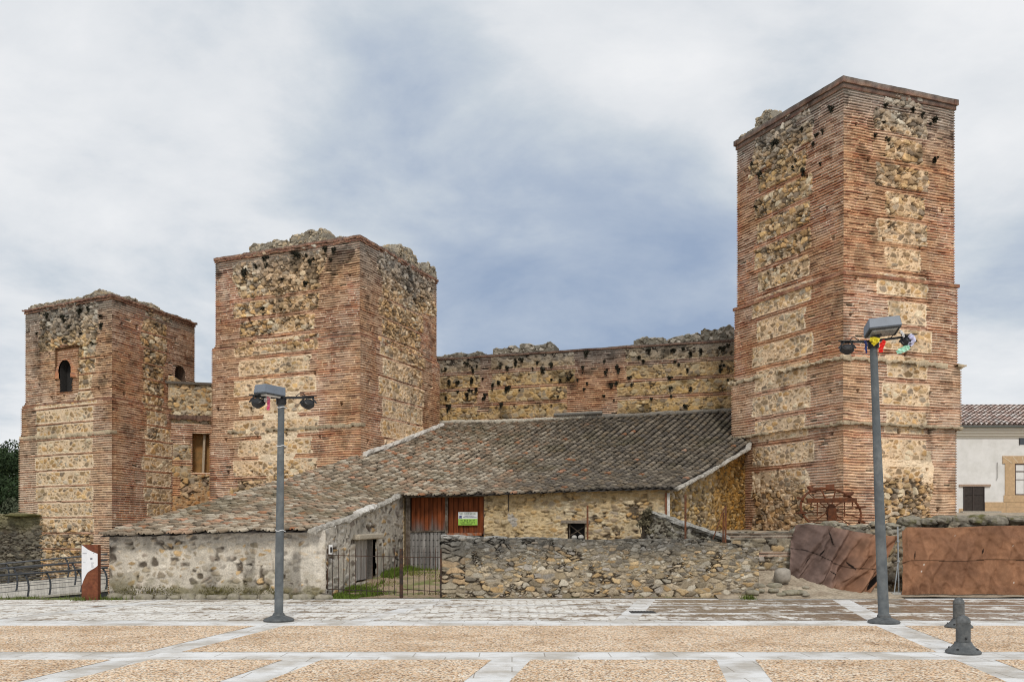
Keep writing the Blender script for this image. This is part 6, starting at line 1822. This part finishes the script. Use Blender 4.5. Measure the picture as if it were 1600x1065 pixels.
def col1(S, T):
    k = sst(.35, .9, S + .35 * (fbm(S * 3, T * 3, 7, 3) - .5))
    c = mixc(np.array((.165, .112, .094)), np.array((.26, .135, .08)), k)
    seam = np.abs(T - .52 + .12 * S - .03 * np.sin(S * 9)) < .008
    c = np.where(seam[..., None], c * .25, c)
    return c * (.55 + .85 * fbm(S * 9, T * 7, 8, 4))[..., None]
netting('shade_netting', [(1246, 819, 25.6), (1262, 818, 25.4), (1290, 821, 25.3), (1330, 829, 25.2), (1370, 836, 25.0), (1403, 837, 24.9)],
        [(1232, 897, 25.2), (1250, 908, 25.0), (1285, 918, 24.8), (1318, 929, 24.5), (1358, 930, 24.4)], 150, 90, fold1, col1,
        [(.30, .95, .42, .70, .010), (.29, .50, .32, .62, .013), (.17, .33, .21, .45, .010), (.60, .52, .70, .42, .012), (.46, .30, .54, .25, .009), (.93, .1, 1.0, .38, .03)],
        'slumped torn brown netting on the left, hanging in loose folds beside the tall lamp', 1)
def fold2(S, T):
    d = .05 * np.sin(S * 16 + 3 * T) * (1 - T) + .26 * (fbm(S * 9, T * 2.2, 16, 4) - .5) + .03 * np.sin(S * 50 + 6 * fbm(S * 3, T * 3, 19, 2)) * sst(.75, 1, T)
    dg = np.abs(np.mod(T * 1.1 + S * 6, 1.5) - .4 - .1 * fbm(S * 8, T * 4, 5, 2))
    rg = 1 - np.abs(2 * fbm(S * 13 + T * 1.8, T * 2.0 - S * 6, 41, 4) - 1)
    d = d * .5 + .03 * sst(.78, 1, rg) + creases(S, T, 6.7, 60, 5, .05, .08, .5) + .025 * (1 - np.abs(2 * fbm(S * 22 - T * 3, T * 3, 43, 3) - 1))
    d = d + .032 * np.sin(6.283 * (S * 17 - T * .7 + 2.6 * fbm(S * 6, T * 1.0, 53, 3))) * (.4 + .9 * (1 - T))
    d = d + .03 * np.exp(-(dg / .05) ** 2) + .035 * (fbm(S * 40, T * 10, 22, 4) - .5) * 2 + .06 * np.exp(-((S - .58 * 0 - .23 - .04 * T) / .012) ** 2)
    return d, 0
def col2(S, T):
    k = fbm(S * 9, T * 3, 17, 4)
    c = mixc(np.array((.22, .112, .066)), np.array((.30, .152, .085)), sst(.3, .7, k))
    seam = np.abs(T - .50 - .005 * np.sin(S * 20)) < .007
    c = np.where(seam[..., None], c * .3, c)
    pt_ = (hsh(np.floor(S * 400), np.floor(T * 60), 5) > .9992)
    c = np.where(pt_[..., None], np.array((.7, .66, .6)), c)
    c = c * (1 - .14 * sst(.5, .7, fbm(S * 14, T * 2, 23, 3)) * (1 - .5 * T))[..., None] * (.8 + .4 * fbm(S * 60, T * 18, 24, 3))[..., None]
    return c
netting('shade_netting', [(1409, 830, 24.9), (1418, 823, 24.8), (1480, 824, 24.7), (1540, 821, 24.7), (1640, 820, 24.7), (1800, 820, 24.7)],
        [(1410, 929, 24.4), (1450, 927, 24.4), (1495, 928, 24.4), (1540, 927, 24.4), (1640, 930, 24.4), (1800, 930, 24.4)], 330, 90, fold2, col2, [(.052, .52, .058, .66, .004), (.32, .60, .325, .68, .004)],
        'taut orange brown netting on the right, stretched from the steel posts beyond the frame', 2)
M_GALV = mat_plain('galvanised_steel', (.34, .36, .37), rough=.4, metal=.4, var=.2)
FP = thing('fence_post', (P(1404, 0, 24.7).x, 24.7, 0), 'thin galvanised fence posts with brace, between the two brown nettings', 'fence post')
m = MB(); m.tube([P(1404.5, 931, 24.7), P(1402.5, 822, 24.7)], .022, 8); m.build('post', M_GALV, FP)
m = MB(); m.tube([P(1396.5, 931, 24.6), P(1403.5, 876, 24.68)], .018, 8); m.build('brace', M_GALV, FP)
m = MB(); m.box(P(1403.5, 876, 24.66), (.07, .06, .05)); m.box(P(1403, 845, 24.66), (.06, .06, .04)); m.build('clamp', M_GALV, FP)
m = MB(); m.hexa([(FP.location.x - .25, 24.5, .01), (FP.location.x + .15, 24.5, .01), (FP.location.x + .15, 24.8, .01), (FP.location.x - .25, 24.8, .01)], [(FP.location.x - .25, 24.5, .09), (FP.location.x + .15, 24.5, .09), (FP.location.x + .15, 24.8, .09), (FP.location.x - .25, 24.8, .09)]); m.build('foot_block', mat_plain('fence_foot_concrete', (.4, .39, .36), rough=.95), FP, bevel=.01)

# rusty water wheel -----------------------------------------------------------
WY = 26.7
wc = P(1298, 796.5, WY); WR = 46 / F * WY
WH = thing('water_wheel', (wc.x, wc.y, 1.3), 'rusty iron water wheel with paddles, standing in front of the tallest tower', 'water wheel')
tilt = Matrix.Rotation(math.radians(-40), 3, 'X')
def wp(a, r, o=0.0): return wc + tilt @ Vector((r * math.cos(a), o, r * math.sin(a)))
M_RW = mat_plain('orange_rust', (.13, .042, .016), rough=.9, var=.45, nscale=14, c2=(.10, .04, .02), c2scale=4)
m = MB(); m.tube([wp(2 * math.pi * k / 40, WR) for k in range(41)], .034, 6, cap=False); m.build('rim', M_RW, WH)
for k in range(12):
    a = 2 * math.pi * k / 12 + .14
    m = MB(); m.bar(wp(a, .07, .04 * (-1) ** k), wp(a, WR), .035, .025); m.build('spoke', M_RW, WH)
for k in range(10):
    a = 2 * math.pi * k / 10 + .12
    m = MB(); d = (wp(a, 1) - wc); m.bar(wp(a, WR - .06), wp(a, WR + .15), .24, .06); m.build('paddle', M_RW, WH)
m = MB(); m.lathe([(.10, -.16), (.12, -.1), (.12, .1), (.10, .16)], wc, 14, tilt @ Matrix.Rotation(math.radians(90), 3, 'X')); m.build('hub', M_RW, WH)
q = wc + Vector((-.03, -.18, 0)); m = MB(); m.hexa([(q.x - .17, q.y - .06, 1.2), (q.x + .17, q.y - .06, 1.2), (q.x + .17, q.y + .06, 1.2), (q.x - .17, q.y + .06, 1.2)], [(q.x - .11, q.y - .06, q.z + .05), (q.x + .11, q.y - .06, q.z + .05), (q.x + .11, q.y + .06, q.z + .05), (q.x - .11, q.y + .06, q.z + .05)]); m.build('stand', M_RW, WH)
m = MB(); a, b = P(1261, 781.5, WY - .25), P(1338, 781, WY - .25); m.bar(a, b, .10, .125); m.build('beam', M_RW, WH)
for px in (1267.5, 1277, 1319.5, 1332):
    m = MB(); m.bar(P(px, 784.5, WY - .25), P(px, 784.5 + (6 if px in (1267.5, 1332) else 22), WY - .25), .028, .02); m.build('strap', M_RW, WH)
# ------------------------------------------------------------------ sky, sun, camera
w = bpy.data.worlds.new('World'); scene.world = w; w.use_nodes = True
t = w.node_tree
for n in list(t.nodes): t.nodes.remove(n)
out = t.nodes.new('ShaderNodeOutputWorld'); bg = t.nodes.new('ShaderNodeBackground'); bg2 = t.nodes.new('ShaderNodeBackground'); mix = t.nodes.new('ShaderNodeMixShader')
sky = t.nodes.new('ShaderNodeTexSky'); sky.sky_type = 'NISHITA'; sky.sun_disc = False
SUN_EL, SUN_AZ = math.radians(44), math.radians(176)
sky.sun_elevation = SUN_EL; sky.sun_rotation = SUN_AZ
t.links.new(sky.outputs[0], bg.inputs[0]); bg.inputs[1].default_value = .06
tc = t.nodes.new('ShaderNodeTexCoord')
sp = t.nodes.new('ShaderNodeSeparateXYZ'); t.links.new(tc.outputs['Generated'], sp.inputs[0])
# project the view direction on to a cloud layer overhead
zz = mathn(t, 'ADD', mathn(t, 'MAXIMUM', sp.outputs[2], 0.0), .22)
cx = mathn(t, 'DIVIDE', sp.outputs[0], zz); cy = mathn(t, 'DIVIDE', sp.outputs[1], zz)
cmb = t.nodes.new('ShaderNodeCombineXYZ'); t.links.new(cx, cmb.inputs[0]); t.links.new(cy, cmb.inputs[1])
n1 = noise(t, .85, 8, .56, cmb.outputs[0], .35)
n2 = noise(t, 2.1, 7, .58, cmb.outputs[0], .25)
# thinner, bluer cloud in one part of the sky
def lobe(d, lo, hi):
    v = t.nodes.new('ShaderNodeVectorMath'); v.operation = 'DOT_PRODUCT'
    t.links.new(tc.outputs['Generated'], v.inputs[0]); v.inputs[1].default_value = Vector(d).normalized()
    mr = t.nodes.new('ShaderNodeMapRange'); mr.interpolation_type = 'SMOOTHSTEP'; mr.inputs['From Min'].default_value = lo; mr.inputs['From Max'].default_value = hi
    t.links.new(v.outputs['Value'], mr.inputs[0]); return mr.outputs[0]
b1 = lobe((40, 1450, 400), .972, .999); b2 = lobe((-150, 1450, 590), .984, .999); b3 = lobe((190, 1450, 350), .984, .9995)
bl = mathn(t, 'MAXIMUM', mathn(t, 'MAXIMUM', b1, mathn(t, 'MULTIPLY', b2, .5)), mathn(t, 'MULTIPLY', b3, .95))
s = mathn(t, 'ADD', mathn(t, 'MULTIPLY', n1, .62), mathn(t, 'MULTIPLY', n2, .38))
s = mathn(t, 'ADD', mathn(t, 'MULTIPLY', mathn(t, 'SUBTRACT', s, .5), 1.65), .545)
s = mathn(t, 'SUBTRACT', s, mathn(t, 'MULTIPLY', bl, .33))
cloud = ramp(t, s, [(.16, (.30, .38, .52)), (.30, (.41, .48, .59)), (.42, (.56, .615, .675)), (.53, (.72, .745, .775)), (.66, (.83, .84, .855))])
t.links.new(cloud, bg2.inputs[0]); bg2.inputs[1].default_value = 1.10
mix.inputs[0].default_value = .93
t.links.new(bg.outputs[0], mix.inputs[1]); t.links.new(bg2.outputs[0], mix.inputs[2]); t.links.new(mix.outputs[0], out.inputs[0])

ld = bpy.data.lights.new('sun', 'SUN'); ld.energy = 1.5; ld.angle = math.radians(10); ld.color = (1.0, .95, .87)
lo = bpy.data.objects.new('sun', ld); COL.objects.link(lo); lo.location = (0, -10, 40)
# azimuth measured clockwise from +Y: light comes from behind and left of the camera
d = Vector((math.sin(SUN_AZ) * math.cos(SUN_EL), math.cos(SUN_AZ) * math.cos(SUN_EL), math.sin(SUN_EL)))
lo.rotation_euler = d.to_track_quat('Z', 'Y').to_euler()

cam = bpy.data.cameras.new('camera'); co = bpy.data.objects.new('camera', cam); COL.objects.link(co)
co.location = (0, 0, EYE); co.rotation_euler = (math.radians(90), 0, 0)
cam.sensor_width = 36; cam.lens = 36 * F / 1600.0
cam.shift_y = (YH - 532.5) / 1600.0
cam.clip_start = .1; cam.clip_end = 3000
scene.camera = co
scene.render.engine = 'CYCLES'
scene.view_settings.view_transform = 'Standard'; scene.view_settings.look = 'None'; scene.view_settings.exposure = 0; scene.view_settings.gamma = 1
scene.cycles.pixel_filter_type = 'BLACKMAN_HARRIS'; scene.cycles.filter_width = 1.1
scene.cycles.max_bounces = 6; scene.cycles.diffuse_bounces = 3
